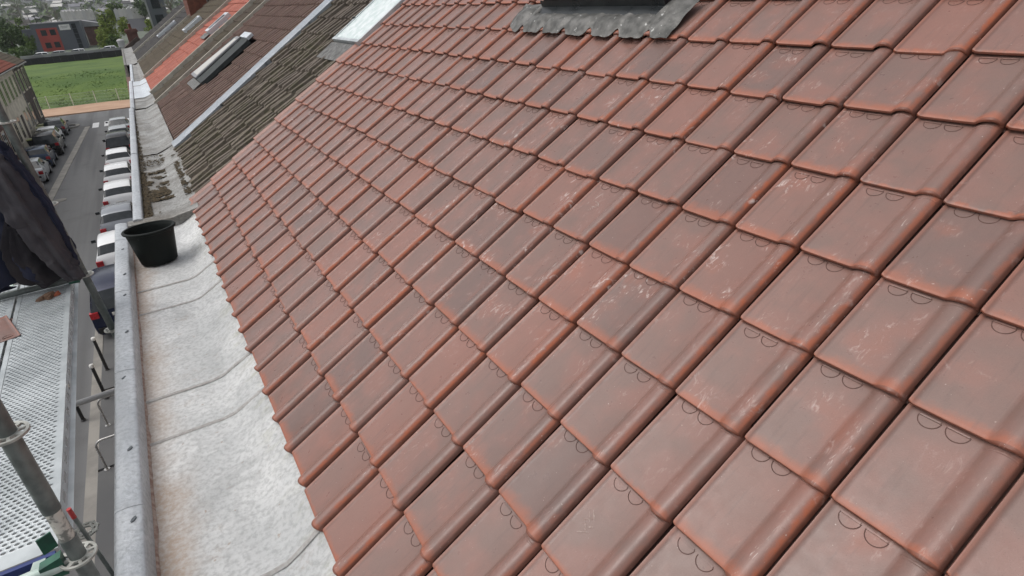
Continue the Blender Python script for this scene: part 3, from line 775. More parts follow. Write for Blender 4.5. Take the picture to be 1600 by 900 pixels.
h5, r5, rd5 = house('terraced_house', B5, B6, 'house with the grey brown roof just past the orange one', MT['render_red'], -.10)
rd5.build('ridge_tile', MT['greybrown_tile'], r5, True, 50)
roof_cover(r5, B5+.08, B6-.05, .10, .26, .36, ribbed_tile(.26, .36, 2, .014), MT['greybrown_tile'], -.03, 1.0)
far_gutter(h5, B5, B6, -.53, -.44, -.03, MT['zinc_old'], MT['zinc_bright'], amp=2.2)
slope_window(h5, 'skylight', 26.3, 27.1, 2.2, 3.0, .07, MT['zinc_bright'], MT['glass_dark'], .08)
bt = MB(); sheet_on_roof(bt, B6-.04, B6+.04, .08, V_RIDGE, -.06, .05); bt.build('verge_strip', MT['cement'], h5)
h6, r6, rd6 = house('terraced_house', B6, B7, 'last house of the row with a dark slate grey roof', MT['render_grey'], -.10)
rd6.build('ridge_tile', MT['slate_tile'], r6, True, 50)
roof_cover(r6, B6+.07, B7-.05, .06, .30, .36, ribbed_tile(.30, .36, 2, .012), MT['slate_tile'], -.03, .8)
far_gutter(h6, B6, B7, -.45, -.36, -.02, MT['zinc_old'], MT['zinc_old'], amp=1.0, skew=0)
slope_window(h6, 'skylight', 34.2, 35.0, 1.5, 2.6, .07, MT['zinc_bright'], MT['glass_dark'], .08)
bt = MB(); sheet_on_roof(bt, 38.4, 38.55, .08, V_RIDGE, -.06, .05); bt.build('verge_strip', MT['cement'], h6)
# brick chimney stacks
def chimney(parent, c, sx, sy, z0, z1, pots, mat):
    e = empty('chimney', c); attach(e, parent); e.location = c; WM[e.name] = Matrix.Translation(c)
    mb = MB(); z = z0; k = 0
    while z < z1 - .25:
        o = .0 if k % 2 else .006
        mb.mmbox((c[0]-sx/2-o, c[1]-sy/2-o, z), (c[0]+sx/2+o, c[1]+sy/2+o, z+.074)); z += .08; k += 1
    mb.mmbox((c[0]-sx/2+.015, c[1]-sy/2+.015, z0), (c[0]+sx/2-.015, c[1]+sy/2-.015, z1-.2))
    mb.build('stack', mat, e)
    cp = MB(); cp.mmbox((c[0]-sx/2-.07, c[1]-sy/2-.07, z1-.26), (c[0]+sx/2+.07, c[1]+sy/2+.07, z1-.10)); cp.mmbox((c[0]-sx/2-.02, c[1]-sy/2-.02, z1-.10), (c[0]+sx/2+.02, c[1]+sy/2+.02, z1-.02)); cp.build('cap', mat, e)
    for k in range(pots):
        p = MB(); y = c[1] + (k-(pots-1)/2)*sy/max(pots, 1); p.lathe([(.10, z1-.04), (.085, z1+.28), (.10, z1+.30), (.10, z1+.34), (.075, z1+.34), (.07, z1+.05)], 12, 0, (c[0], y, 0)); p.build('chimney_pot', MT['brick'], e, True, 40)
    return e
chimney(h6, (2.95, 31.6, 2.4), .75, 1.7, 1.3, 3.3, 3, MT['brick'])
chimney(h5, (4.53, 24.6, 2.6), .7, 1.2, 2.3, 4.2, 2, MT['brick'])

# ------------------------------------------------------------------ black mortar tub standing in the gutter
tb = empty('bucket', (-.432, 6.28, -.122), 0, 'black plastic builders bucket standing in the zinc gutter', 'bucket')
mb = MB(); mb.lathe([(.002, .004), (.150, .004), (.158, .012), (.205, .305), (.214, .312), (.218, .322), (.216, .331), (.208, .334), (.202, .328), (.198, .30), (.152, .02), (.002, .016)], 56)
mb.build('body', MT['tub'], tb, True, 40, True)
mb = MB(); mb.lathe([(.207, .318), (.2255, .318), (.228, .322), (.228, .332), (.222, .339), (.206, .339), (.203, .332)], 56, closed=True); mb.build('rim', MT['tub_rim'] if 'tub_rim' in MT else MT['tub'], tb, True, 40, True)
tb.rotation_euler = (math.radians(-2.5), math.radians(1.5), .4)

# ------------------------------------------------------------------ scaffold
SN, SF = Vector((-.812, 2.19, 0)), Vector((-.898, 5.30, 0)); ZR = .248
sc = empty('scaffold', (-1.2, 3.5, STREET), 0, 'galvanised scaffold with perforated decks and ringed uprights beside the gutter', 'scaffold')
def rosette(parent, x, y, z, mat, R=.062):
    mb = MB(); h = .0045
    for a, b in ((.024, .033), (R-.010, R)):
        mb.lathe([(a, z-h), (b, z-h), (b, z+h), (a, z+h)], 40, 0, (x, y, 0), True)
    for k in range(8):
        t = math.pi*k/4 + .2; rot = Matrix.Rotation(t, 3, 'Z'); wd = .014 if k % 2 else .010
        mb.box(Vector((x, y, z)) + rot @ Vector((.0415, 0, 0)), (.025, wd, .0088), 0, rot)
    mb.build('rosette', mat, parent, True, 35)
def standard(p, tube_bits, rings, lean=0.0):
    lx = lambda z: p.x - lean*max(z-ZR, -1.2)
    first = None
    for (z0, z1, r, mt) in tube_bits:
        m = MB(); m.tube([(lx(z), p.y, z) for z in ((z0, -.87, z1) if lean else (z0, (z0+z1)/2, z1))], r, 24)
        if first is None: first = m.build('standard', mt, sc, True, 50)
        else: m.build('sleeve', mt, first, True, 50)
    for z in rings: rosette(first, lx(z), p.y, z, MT['ring'])
R_T = .0262
standard(SN, [(.484, 2.6, R_T+.003, MT['galv']), (.342, .489, R_T-.001, MT['galv_paint']), (STREET, .347, R_T+.0015, MT['galv'])], [ZR, ZR+.585, ZR-.5])
standard(SF, [(STREET, 2.8, R_T, MT['galv'])], [ZR, ZR+.575, ZR+1.17, ZR-.5], .055)
for k, p in enumerate([SN + Vector((-1.09, -.03, 0)), SF + Vector((-1.09, -.03, 0))]):
    standard(p, [(STREET, 2.4, R_T, MT['galv'])], [ZR, ZR+1.0])
for a, b in ((SN, SN + Vector((-1.09, -.03, 0))), (SF, SF + Vector((-1.09, -.03, 0)))):
    m = MB(); a = a + Vector((-.055, 0, ZR-.01)); b = b + Vector((.055, 0, ZR-.01)); m.tube([a, b], .0242, 16)
    lg = m.build('ledger', MT['green_pale'] if a.y < 3 else MT['galv'], sc, True, 40)
    w = MB(); w.prism([(a.x-.06, a.z-.03), (a.x+.012, a.z-.036), (a.x+.012, a.z+.05), (a.x-.06, a.z+.03)], a.y-.02, a.y+.02); w.build('wedge_head', MT['green_steel'], lg)
# wall ties and braces
BR0 = CAM + ray(108, 797)*2.36; RS0 = CAM + ray(134, 829)*2.7
m = MB(); m.tube([(-2.1, 5.36, -.86), (-.52, 5.32, -.80)], .0242, 16); m.build('wall_tie', MT['roof_grey'], sc, True, 40)
m = MB(); m.tube([BR0, BR0 + Vector((.02, .0, -.35)), BR0 + Vector((.05, 0, -1.2))], .008, 12); br = m.build('brace', MT['galv'], sc, True, 40)
m = MB(); m.tube([BR0 + Vector((0, 0, .006)), BR0 + Vector((.0025, 0, -.045))], .009, 12); m.build('red_end', MT['red_paint'], br, True, 40)
rosette(sc, RS0.x, RS0.y, RS0.z, MT['ring'], .05)
# perforated steel decks
DY0, DY1, DZ, DW = 2.33, 5.55, .207, .333
def deck_x(Y, k): return -.900 - .0345*(Y-2.36) - k*.350
def deck(k):
    e = empty('deck', (deck_x(DY0, k), DY0, DZ)); attach(e, sc); e.location = (deck_x(DY0, k), DY0, DZ); WM[e.name] = Matrix.Translation(e.location)
    top = MB(); m0 = .026; nx = 10; px = (DW-2*m0)/nx; ny = int((DY1-DY0-.16)/(px*.86)); py = (DY1-DY0-.16)/ny
    def put(x, y, z): return (deck_x(y, k) - x, y, DZ + z)
    for r in range(ny):
        off = .5*px if r % 2 else 0
        y0 = DY0 + .08 + r*py
        cells = []
        x = m0
        if off: cells.append((m0, m0+off, False)); x = m0 + off
        while x < DW-m0-1e-4:
            x1 = min(x+px, DW-m0); cells.append((x, x1, x1-x > px*.9)); x = x1
        for x0, x1, hole in cells:
            c = [(x0, y0), (x1, y0), (x1, y0+py), (x0, y0+py)]
            if not hole:
                i = len(top.v); top.v += [put(a, b, 0) for a, b in c]; top.face(range(i, i+4)); continue
            cx, cy = (x0+x1)/2, y0+py/2; a_, b_ = px*.36, py*.33
            i = len(top.v); O = []
            outer = [(x1, cy), c[2], (cx, y0+py), c[3], (x0, cy), c[0], (cx, y0), c[1]]
            top.v += [put(a, b, 0) for a, b in outer]
            top.v += [put(cx + a_*math.cos(t*math.pi/4), cy + b_*math.sin(t*math.pi/4), .0010) for t in range(8)]
            top.v += [put(cx + a_*.86*math.cos(t*math.pi/4), cy + b_*.86*math.sin(t*math.pi/4), -.004) for t in range(8)]
            for t in range(8):
                u = (t+1) % 8
                top.face((i+t, i+u, i+8+u, i+8+t)); top.face((i+8+t, i+8+u, i+16+u, i+16+t))
    for x0, x1, a, b in ((0, m0, DY0, DY1), (DW-m0, DW, DY0, DY1), (m0, DW-m0, DY0, DY0+.08), (m0, DW-m0, DY1-.08, DY1)):
        z = .003 if x0 in (0, DW-m0) else 0
        top.grid([[put(x, a, z) for x in (x0, x1)], [put(x, (a+b)/2, z) for x in (x0, x1)], [put(x, b, z) for x in (x0, x1)]])
    top.build('perforated_plate', MT['galv_light'], e, True, 30)
    for x in (0, DW):
        s = MB(); n = 22; t = .0022
        def seg(ya, yb, za, zb): s.grid([[Vector(put(x + q, ya, za)), Vector(put(x + q, ya, zb)), ] for q in (0, )] + [[Vector(put(x, yb, za)), Vector(put(x, yb, zb))]])
        seg(DY0, DY1, -.002, -.022); seg(DY0, DY1, -.050, -.070)
        for q in range(n+1):
            yc = DY0 + (DY1-DY0)*q/n; seg(max(DY0, yc-.035), min(DY1, yc+.035), -.022, -.050)
        s.grid([[put(x, DY0, -.070), put(x-.022, DY0, -.076)], [put(x, DY1, -.070), put(x-.022, DY1, -.076)]])
        s.build('side_rail', MT['galv'] if x else MT['galv_light'], e)
    for y, mt in ((DY0, MT['blue_steel']), (DY1, MT['green_pale'])):
        b = MB(); b.mmbox((deck_x(y, k)-DW+.01, y-.022 if y == DY0 else y+.002, DZ-.075), (deck_x(y, k)-.01, y-.002 if y == DY0 else y+.022, DZ-.004)); 
        bo = b.build('end_plate', mt, e)
        for q in (.06, DW-.06):
            hk = MB(); yy = y-.022 if y == DY0 else y+.022; sg = -1 if y == DY0 else 1; x = deck_x(y, k)-q
            hk.prism([(yy, DZ-.004), (yy+sg*.05, DZ+.006), (yy+sg*.075, DZ-.02), (yy+sg*.07, DZ-.05), (yy+sg*.055, DZ-.05), (yy+sg*.05, DZ-.02), (yy, DZ-.04)], x-.02, x+.02, 'X'); hk.build('hook', MT['green_pale'], bo)
for k in range(3): deck(k)
m = MB(); m.box((SN.x-.095, SN.y+.10, ZR+.03), (.05, .006, .075), 0, Matrix.Rotation(.5, 3, 'Z')); m.build('lock_plate', MT['green_steel'], sc)

# spare tile and a broken bit lying on the deck
spare = bpy.data.objects.new('spare_tile', me_hi[0]); COL.objects.link(spare)
tag(spare, 'loose glazed red tile lying upside up on the perforated scaffold deck', 'roof tile')
spare.location = (-1.350, 4.88, DZ + .03); spare.rotation_euler = (0, 0, math.radians(197)); spare['trod_obj'] = 0.0
sh = MB(); r2 = random.Random(2)
for k, (dx, dy, s) in enumerate(((0, 0, .05), (.045, .012, .034), (-.045, -.01, .036), (.01, -.035, .022))):
    n = 7; pts = [(s*r2.uniform(.7, 1.1)*math.cos(6.283*q/n), s*.8*r2.uniform(.7, 1.1)*math.sin(6.283*q/n)) for q in range(n)]
    hgt = .022 + .012*(k == 0)
    a = [sh.vert((-1.131+dx+x, 5.10+dy+y, DZ+.003)) for x, y in pts]; b = [sh.vert((-1.131+dx+x*.8, 5.10+dy+y*.8, DZ+hgt+.010*x/s)) for x, y in pts]
    mi = 1 if k == 1 else 0
    for q in range(n): sh.face((a[q], a[(q+1) % n], b[(q+1) % n], b[q]), mi)
    sh.face(b, mi)
so = sh.build('tile_shard', [simple('shard_brown', (.11, .062, .04), (.18, .11, .07), 60, .9), simple('shard_orange', (.40, .12, .06), None, 40, .8)])
tag(so, 'small heap of broken brown and orange tile shards on the scaffold deck', 'tile shard')

# ------------------------------------------------------------------ work jacket hung on the far upright
jk = empty('jacket', (-1.0, 5.0, .4), 0, 'dark blue work jacket hanging on the scaffold upright', 'jacket')
def cloth_loft(rows, n, seed, mat, name, cap=False, fold=1.0):
    mb = MB(); P = []
    L = len(rows)
    for r, (cx, cy, z, rx, ry, rot, amp) in enumerate(rows):
        cx -= .055*(z-.33)
        cx, cy, z = CAM.x + 1.048*(cx-CAM.x), 1.048*cy, CAM.z + 1.048*(z-CAM.z); rx, ry = rx*1.048, ry*1.048
        ring = []
        for k in range(n):
            t = 2*math.pi*k/n
            f = 1 + fold*amp*(.55*math.sin(5*t + 1.3*math.sin(z*3+seed) + seed) + .35*math.sin(9*t + 2.1*z + seed*2) + .6*mnoise.noise(Vector((math.cos(t)*2.2, math.sin(t)*2.2, z*3.5+seed))))
            x, y = rx*f*math.cos(t), ry*f*math.sin(t)
            zz = z + amp*.06*math.sin(3*t+seed) + .02*mnoise.noise(Vector((x*14, y*14, z*14)))
            ring.append(Vector((cx + x*math.cos(rot) - y*math.sin(rot), cy + x*math.sin(rot) + y*math.cos(rot), zz)))
        ring.append(ring[0]); P.append(ring)
    # interpolate rows smoothly
    Q = []
    for r in range(L-1):
        for s in range(10):
            t = s/10; p0, p1, p2, p3 = P[max(r-1, 0)], P[r], P[r+1], P[min(r+2, L-1)]
            Q.append([(p1[k]*2 + (p2[k]-p0[k])*t + (p0[k]*2-p1[k]*5+p2[k]*4-p3[k])*t*t + (p1[k]*3-p0[k]-p2[k]*3+p3[k])*t**3)*.5 + Vector((mnoise.noise(p1[k]*9 + Vector((t, 0, 0)))*.006, 0, 0)) for k in range(len(p1))])
    Q.append(P[-1])
    cen = [sum((p for p in row[:-1]), Vector())/(len(row)-1) for row in Q]
    for ri, row in enumerate(Q):
        for k, p in enumerate(row):
            d = p - cen[ri]; d.z = 0
            if d.length < 1e-6: continue
            d.normalize(); q = Vector((p.x*7, p.y*7, p.z*11)) + Vector((seed, 0, 0))
            cr = abs(mnoise.noise(q)) - .22 + .5*(abs(mnoise.noise(q*2.3)) - .22) + .25*mnoise.noise(q*5)
            row[k] = p + d*(.026*cr) + Vector((0, 0, .015*mnoise.noise(q*1.7 + Vector((5, 5, 5)))))
        row[-1] = row[0]
    mb.grid(Q)
    if cap: mb.face([mb.vert(p) for p in Q[0][:-1]])
    return mb.build(name, mat, jk, True)
body = cloth_loft([(-1.10, 5.10, 1.40, .05, .035, .1, .25), (-1.12, 5.10, 1.28, .15, .06, .1, .35), (-1.13, 5.09, 1.08, .19, .085, .12, .4), (-1.15, 5.06, .82, .21, .09, .14, .45), (-1.17, 5.03, .60, .23, .095, .16, .5), (-1.16, 5.02, .44, .22, .095, .16, .55), (-1.15, 5.02, .40, .19, .08, .16, .55)], 72, 1.0, MT['cloth'], 'body')
slv = cloth_loft([(-1.01, 4.97, 1.26, .05, .05, 0, .2), (-1.0, 4.93, 1.12, .085, .07, .2, .25), (-.985, 4.90, .92, .092, .072, .25, .28), (-.955, 4.88, .72, .085, .066, .3, .30), (-.93, 4.88, .54, .072, .06, .3, .34), (-.905, 4.88, .43, .064, .056, .3, .30), (-.89, 4.89, .37, .058, .05, .3, .15)], 48, 3.3, MT['cloth2'], 'sleeve')
tail = cloth_loft([(-1.06, 4.97, .84, .05, .03, .3, .3), (-1.06, 4.96, .66, .11, .045, .3, .4), (-1.05, 4.95, .50, .12, .05, .25, .45), (-1.04, 4.95, .40, .115, .05, .25, .45), (-1.04, 4.95, .37, .10, .04, .25, .4)], 48, 5.1, MT['cloth_brown'], 'lining')
edge = cloth_loft([(-.93, 4.99, 1.30, .03, .03, 0, .2), (-.905, 4.97, 1.1, .04, .04, .2, .3), (-.870, 4.95, .90, .038, .045, .3, .35), (-.862, 4.94, .66, .036, .045, .3, .35), (-.858, 4.95, .46, .022, .03, .3, .2)], 32, 7.7, MT['cloth'], 'front_edge')
# ------------------------------------------------------------------ ground, street, pavements
def structure(mb, name, mat, smooth=False):
    o = mb.build(name, mat, None, smooth, 60); o['kind'] = 'structure'; return o
def strip(pts_l, pts_r, z, name, mat, th=0.0):
    mb = MB()
    P = [[Vector((*l, z)), Vector((*r, z))] for l, r in zip(pts_l, pts_r)]
    mb.grid(P)
    if th:
        mb.grid([[Vector((*l, z)), Vector((*l, z-th))] for l in pts_l]); mb.grid([[Vector((*r, z)), Vector((*r, z-th))] for r in pts_r])
        for l, r in ((pts_l[0], pts_r[0]), (pts_l[-1], pts_r[-1])): mb.grid([[Vector((*l, z)), Vector((*r, z))], [Vector((*l, z-th)), Vector((*r, z-th))]])
    return structure(mb, name, mat)
g = MB(); g.grid([[Vector((x, y, STREET-.03)) for x in (-3000, -300, -60, 60, 300, 3000)] for y in (-400, -60, 0, 100, 118)]); structure(g, 'ground', MT['pave'])
kx = lambda Y: -6.62 + (Y-46)*.040          # left kerb line drifts with the street
ys = [-40, 0, 20, 40, 60, 74]
strip([(kx(y), y) for y in ys], [(-3.98, y) for y in ys], STREET, 'road', MT['asphalt'])
strip([(-70, y) for y in (74.004, 80, 84.6)], [(60, y) for y in (74.004, 80, 84.6)], STREET, 'cross_street', MT['asphalt'])
strip([(kx(y)-.44, y) for y in ys[:-1]+[73.4]], [(kx(y)-.003, y) for y in ys[:-1]+[73.4]], STREET+.03, 'kerb_strip', MT['concrete'], .08)
strip([(-9.74, y) for y in ys[:-1]+[73.4]], [(kx(y)-.444, y) for y in ys[:-1]+[73.4]], STREET+.004, 'parking_bay', MT['asphalt_dark'])
strip([(-3.976, y) for y in ys[:-1]+[73.9]], [(-3.72, y) for y in ys[:-1]+[73.9]], STREET+.02, 'kerb_stone_row', MT['concrete'], .08)
strip([(-3.716, y) for y in (21.3, 40, 60, 73.9)], [(-1.95, y) for y in (21.3, 40, 60, 73.9)], STREET+.004, 'parking_lane', MT['asphalt_dark'])
strip([(-1.946, y) for y in (21.3, 40, 60, 73.9)], [(-.52, y) for y in (21.3, 40, 60, 73.9)], STREET+.12, 'pavement', MT['pave'], .15)
strip([(-3.716, y) for y in (-40, 0, 14.9)], [(-.52, y) for y in (-40, 0, 14.9)], STREET+.03, 'pavement', MT['asphalt_dark'], .05)
strip([(-3.716, y) for y in (15.0, 18.4)], [(-2.9, y) for y in (15.0, 18.4)], STREET+.034, 'pavement', MT['asphalt_dark'], .05)
strip([(-2.896, y) for y in (15.0, 18.4)], [(-.52, y) for y in (15.0, 18.4)], STREET+.036, 'pavement', MT['concrete'], .05)
strip([(-3.716, y) for y in (18.5, 18.86)], [(-.52, y) for y in (18.5, 18.86)], STREET+.036, 'pavement_joint_row', MT['concrete'], .05)
strip([(-3.716, y) for y in (18.95, 21.25)], [(-.52, y) for y in (18.95, 21.25)], STREET+.034, 'pavement', MT['asphalt_dark'], .05)
pth = [(-60, 87.6), (-10.2, 86.4), (-4, 85.2), (0, 84.6), (12, 83.2)]
pth2 = [(-60, 93.4), (-10.2, 92.2), (-4, 92.0), (0, 90.4), (12, 88.4)]
strip(pth2, [(x, y-1.2) for x, y in pth], STREET+.10, 'path', MT['brickpath'], .14)
# rounded kerb nose at the junction
m = MB(); pts = [(-7.6+1.15*math.cos(t), 75.2+1.25*math.sin(t)) for t in [math.pi*k/12 for k in range(-6, 7)]]
P = [[Vector((x, y, STREET+.1)), Vector((x-.30*(x+7.6)/1.15, y-.30*(y-75.2)/1.25, STREET+.1))] for x, y in pts]; m.grid(P); m.grid([[Vector((x, y, STREET+.1)), Vector((x, y, STREET))] for x, y in pts]); structure(m, 'kerb_nose', MT['concrete'])
zc = empty('zebra_crossing', (-4.3, 74, STREET)); zc['kind'] = 'structure'
for x in (-5.05, -4.02, -3.02, -2.05):
    m = MB(); m.quad((x-.28, 72.0, STREET+.012), (x+.28, 72.0, STREET+.012), (x+.28, 75.3, STREET+.012), (x-.28, 75.3, STREET+.012)); m.v = [(a, b, c+.012) for a, b, c in m.v]; m.build('stripe', MT['roadpaint'], zc)
m = MB(); m.lathe([(.001, .03), (.30, .03), (.34, .026), (.40, .022), (.40, .0)], 28, 0, (-6.34, 44.3, STREET)); m.lathe([(.27, .0315), (.30, .0315)], 28, 0, (-6.34, 44.3, STREET))
mo = m.build('manhole_cover', MT['concrete'], None, True, 40); tag(mo, 'pale round manhole cover at the left edge of the road', 'manhole cover')

# ------------------------------------------------------------------ street furniture
def bollard(x, y, label, group='black bollards with white tops on the pavement'):
    e = empty('bollard', (x, y, STREET+.03), 0, label, 'bollard', group)
    m = MB(); m.lathe([(.065, 0), (.065, .02), (.046, .03), (.044, 1.08), (.05, 1.085), (.05, 1.10)], 16); m.build('post', MT['bollard'], e, True, 40, True)
    m = MB(); m.lathe([(.05, 1.10), (.062, 1.12), (.062, 1.17), (.05, 1.20), (.001, 1.215)], 16); m.build('cap', MT['bollard_cap'], e, True, 50, True); return e
bollard(-3.56, 20.15, 'black white-topped bollard just behind the dark parked car')
bollard(-3.56, 18.36, 'black white-topped bollard standing nearer the bike stands, second from the dark car')
bollard(-4.12, 17.6, 'black white-topped bollard mostly hidden beside the scaffold deck edge')
def hoop(y, label):
    e = empty('bike_stand', (-2.9, y, STREET+.03), 0, label, 'bike stand', 'bent steel bicycle stands on the pavement')
    m = MB(); p = []
    w, h, r = .62, .86, .17
    p += [(-w, 0, 0), (-w, 0, h-r)] + [(-w+r-r*math.cos(t), 0, h-r+r*math.sin(t)) for t in [math.pi/2*k/6 for k in range(1, 7)]]
    p += [(w-r+r*math.sin(t), 0, h-r+r*math.cos(t)) for t in [math.pi/2*k/6 for k in range(0, 7)]] + [(w, 0, 0)]
    m.tube(p, .028, 12); m.build('hoop', MT['steel_pole'], e, True, 60, True); 
    for x in (-w, w):
        b = MB(); b.lathe([(.001, .012), (.07, .012), (.07, 0)], 14, 0, (x, 0, 0)); b.build('base_plate', MT['steel_pole'], e, True, 40, True)
hoop(16.9, 'bent steel bicycle stand nearer the bollards'); hoop(14.9, 'bent steel bicycle stand farther from the bollards, close to the photographer')
def bin_(x, y, label, rz=0.0):
    e = empty('wheelie_bin', (x, y, STREET+.03), rz, label, 'wheelie bin', 'wheelie bins by the left houses')
    m = MB(); P = []
    for z, w, d in ((.06, .24, .28), (.12, .25, .30), (.95, .33, .38), (1.0, .345, .395)): P.append([Vector((sx*w, sy*d, z)) for sx, sy in ((-1,-1),(1,-1),(1,1),(-1,1),(-1,-1))])
    m.grid(P); m.face([m.vert(p) for p in P[0][:-1]]); m.build('body', MT['bin'], e, False, 40, True)
    m = MB(); m.mmbox((-.36, -.42, 1.004), (.36, .40, 1.06)); m.mmbox((-.30, -.36, 1.064), (.30, .34, 1.09)); m.mmbox((-.30, .404, 1.0), (.30, .47, 1.04)); m.build('lid', MT['bin_lid'], e, False, 40, True)
    for sx in (-1, 1):
        m = MB(); m.lathe([(.001, -.025), (.1, -.025), (.1, .025), (.001, .025)], 16); m.v = [(sx*.24 + z, .33 + y_, .1 + x_) for x_, y_, z in m.v]; m.build('wheel', MT['rubber'], e, True, 40, True)
bin_(-9.05, 63.2, 'dark wheelie bin with a dull lid, nearest the scaffold'); bin_(-9.0, 69.6, 'tall dark wheelie bin with a yellowish lid, in the middle', .1); bin_(-8.95, 71.2, 'dark wheelie bin farthest down the street, behind the yellow-lidded one', -.1)

# ------------------------------------------------------------------ parked cars
def car_mesh(kind):
    if kind == 'hatch':
        L, hw = 4.05, .86
        S = [(0,.52,.55,.80,.0),(.03,.66,.69,.95,.0),(.07,.80,.83,1.0,.0),(.10,.93,.97,1.0,.05),(.21,.955,1.09,1.0,.5),(.48,.955,1.40,1.0,1),(.62,.95,1.455,1.0,1),(1.22,.94,1.50,1.0,1),(1.30,.94,1.50,1.0,1),(2.05,.93,1.47,1.0,1),(2.20,.93,1.42,1,1),(2.55,.925,1.22,1,.8),(2.92,.93,.965,1,.1),(3.05,.915,.935,.99,0),(3.5,.83,.85,.96,0),(3.85,.70,.72,.88,0),(3.99,.56,.58,.76,0),(4.05,.44,.46,.66,0)]
        rear, front, side, bp = (4, 5), (10, 12), (5, 11), (7, 8)
    elif kind == 'sedan':
        L, hw = 4.35, .86
        S = [(0,.52,.55,.82,.0),(.03,.66,.69,.95,.0),(.08,.82,.85,1.0,.0),(.14,.92,.945,1.0,.0),(.55,.95,.98,1.0,.05),(.80,.95,1.14,1.0,.6),(1.12,.95,1.36,1.0,1),(1.24,.945,1.385,1.0,1),(1.75,.94,1.42,1,1),(1.83,.94,1.42,1,1),(2.40,.93,1.40,1,1),(2.52,.93,1.35,1,1),(2.85,.925,1.18,1,.8),(3.2,.93,.96,1,.1),(3.33,.915,.935,.99,0),(3.8,.83,.85,.96,0),(4.15,.70,.72,.88,0),(4.3,.56,.58,.76,0),(4.35,.44,.46,.66,0)]
        rear, front, side, bp = (4, 6), (11, 13), (6, 12), (8, 9)
    else:
        L, hw = 4.5, .90
        S = [(0,.55,.58,.85,.0),(.03,.75,.78,.96,.0),(.06,.98,1.02,1.0,.05),(.14,1.06,1.35,1.0,.7),(.24,1.06,1.66,1.0,1),(.34,1.06,1.72,1.0,1),(1.35,1.05,1.80,1,1),(1.43,1.05,1.80,1,1),(2.4,1.03,1.76,1,1),(2.55,1.03,1.70,1,1),(3.0,1.02,1.40,1,.8),(3.4,1.02,1.06,1,.1),(3.52,1.0,1.02,.99,0),(4.0,.92,.94,.95,0),(4.32,.78,.80,.87,0),(4.46,.60,.62,.76,0),(4.5,.46,.48,.68,0)]
        rear, front, side, bp = (2, 4), (9, 11), (4, 10), (6, 7)
    body, glass = MB(), MB()
    R = []
    for y, zb, zt, wf, cab in S:
        w = hw*wf; wr = w*(.94*(1-cab) + .74*cab) if cab > 0 else w*.93
        R.append([(w*.88, y, .18), (w*.97, y, .26), (w, y, min(.50, zb-.06)), (w*.985, y, zb-.08*(1 if zb > .6 else .5)), (w*.945, y, zb), (wr, y, zt-.035*cab-.004), (wr*.86, y, zt-.004), (wr*.5, y, zt+.014), (0, y, zt+.02)])
    full = [r + [(-x, y, z) for x, y, z in r[-2::-1]] for r in R]
    nc = len(full[0])
    idb = [[body.vert(p) for p in r] for r in full]
    gl = []
    for a in range(len(full)-1):
        for c in range(nc-1):
            isg = (c in (4, 11) and side[0] <= a < side[1] and not (bp[0] <= a < bp[1])) or (5 <= c <= 10 and (rear[0] <= a < rear[1] or front[0] <= a < front[1]))
            q = (idb[a][c], idb[a][c+1], idb[a+1][c+1], idb[a+1][c])
            if isg: gl.append([full[a][c], full[a][c+1], full[a+1][c+1], full[a+1][c]])
            body.face(q)
    body.face(idb[0][::-1]); body.face(idb[-1])
    body.face([i for i in [r[0] for r in idb]] + [r[-1] for r in idb][::-1])
    for q in gl:
        c = sum((Vector(p) for p in q), Vector())/4; n = (Vector(q[1])-Vector(q[0])).cross(Vector(q[3])-Vector(q[0])).normalized()
        if n.dot(c - Vector((0, c.y, .6))) < 0: n = -n
        glass.face([glass.vert(Vector(p) + n*.007) for p in q])
    out = {'L': L, 'hw': hw, 'body': body.mesh('body', [MT['alloy']], True, 35), 'glass': glass.mesh('window', [MT['glass_dark']], True, 30), 'S': S}
    return out
CARS = {k: car_mesh(k) for k in ('hatch', 'sedan', 'van')}
wm = MB(); wm.lathe([(.001, -.09), (.22, -.09), (.30, -.09), (.315, -.06), (.315, .06), (.30, .09), (.22, .09)], 24); wm.v = [(z, x, y) for x, y, z in wm.v]; tyre_me = wm.mesh('wheel', [MT['rubber']], True, 40)
wm = MB()
wm.lathe([(.001, .092), (.05, .10), (.06, .092), (.19, .095), (.21, .10), (.215, .09)], 20); wm.v = [(z, x, y) for x, y, z in wm.v]; rim_me = wm.mesh('rim', [MT['alloy']], True, 30)
PAINTS = {}
def link(name, me, parent, loc=(0,0,0), rot=(0,0,0), mat=None):
    o = bpy.data.objects.new(name, me); COL.objects.link(o); o.parent = parent; o.location = loc; o.rotation_euler = rot
    if mat: o.material_slots[0].link = 'OBJECT'; o.material_slots[0].material = mat
    return o
def bx(lo, hi, name, mt):
    m = MB(); m.mmbox(lo, hi); return m.mesh(name, [mt])
bits = {}
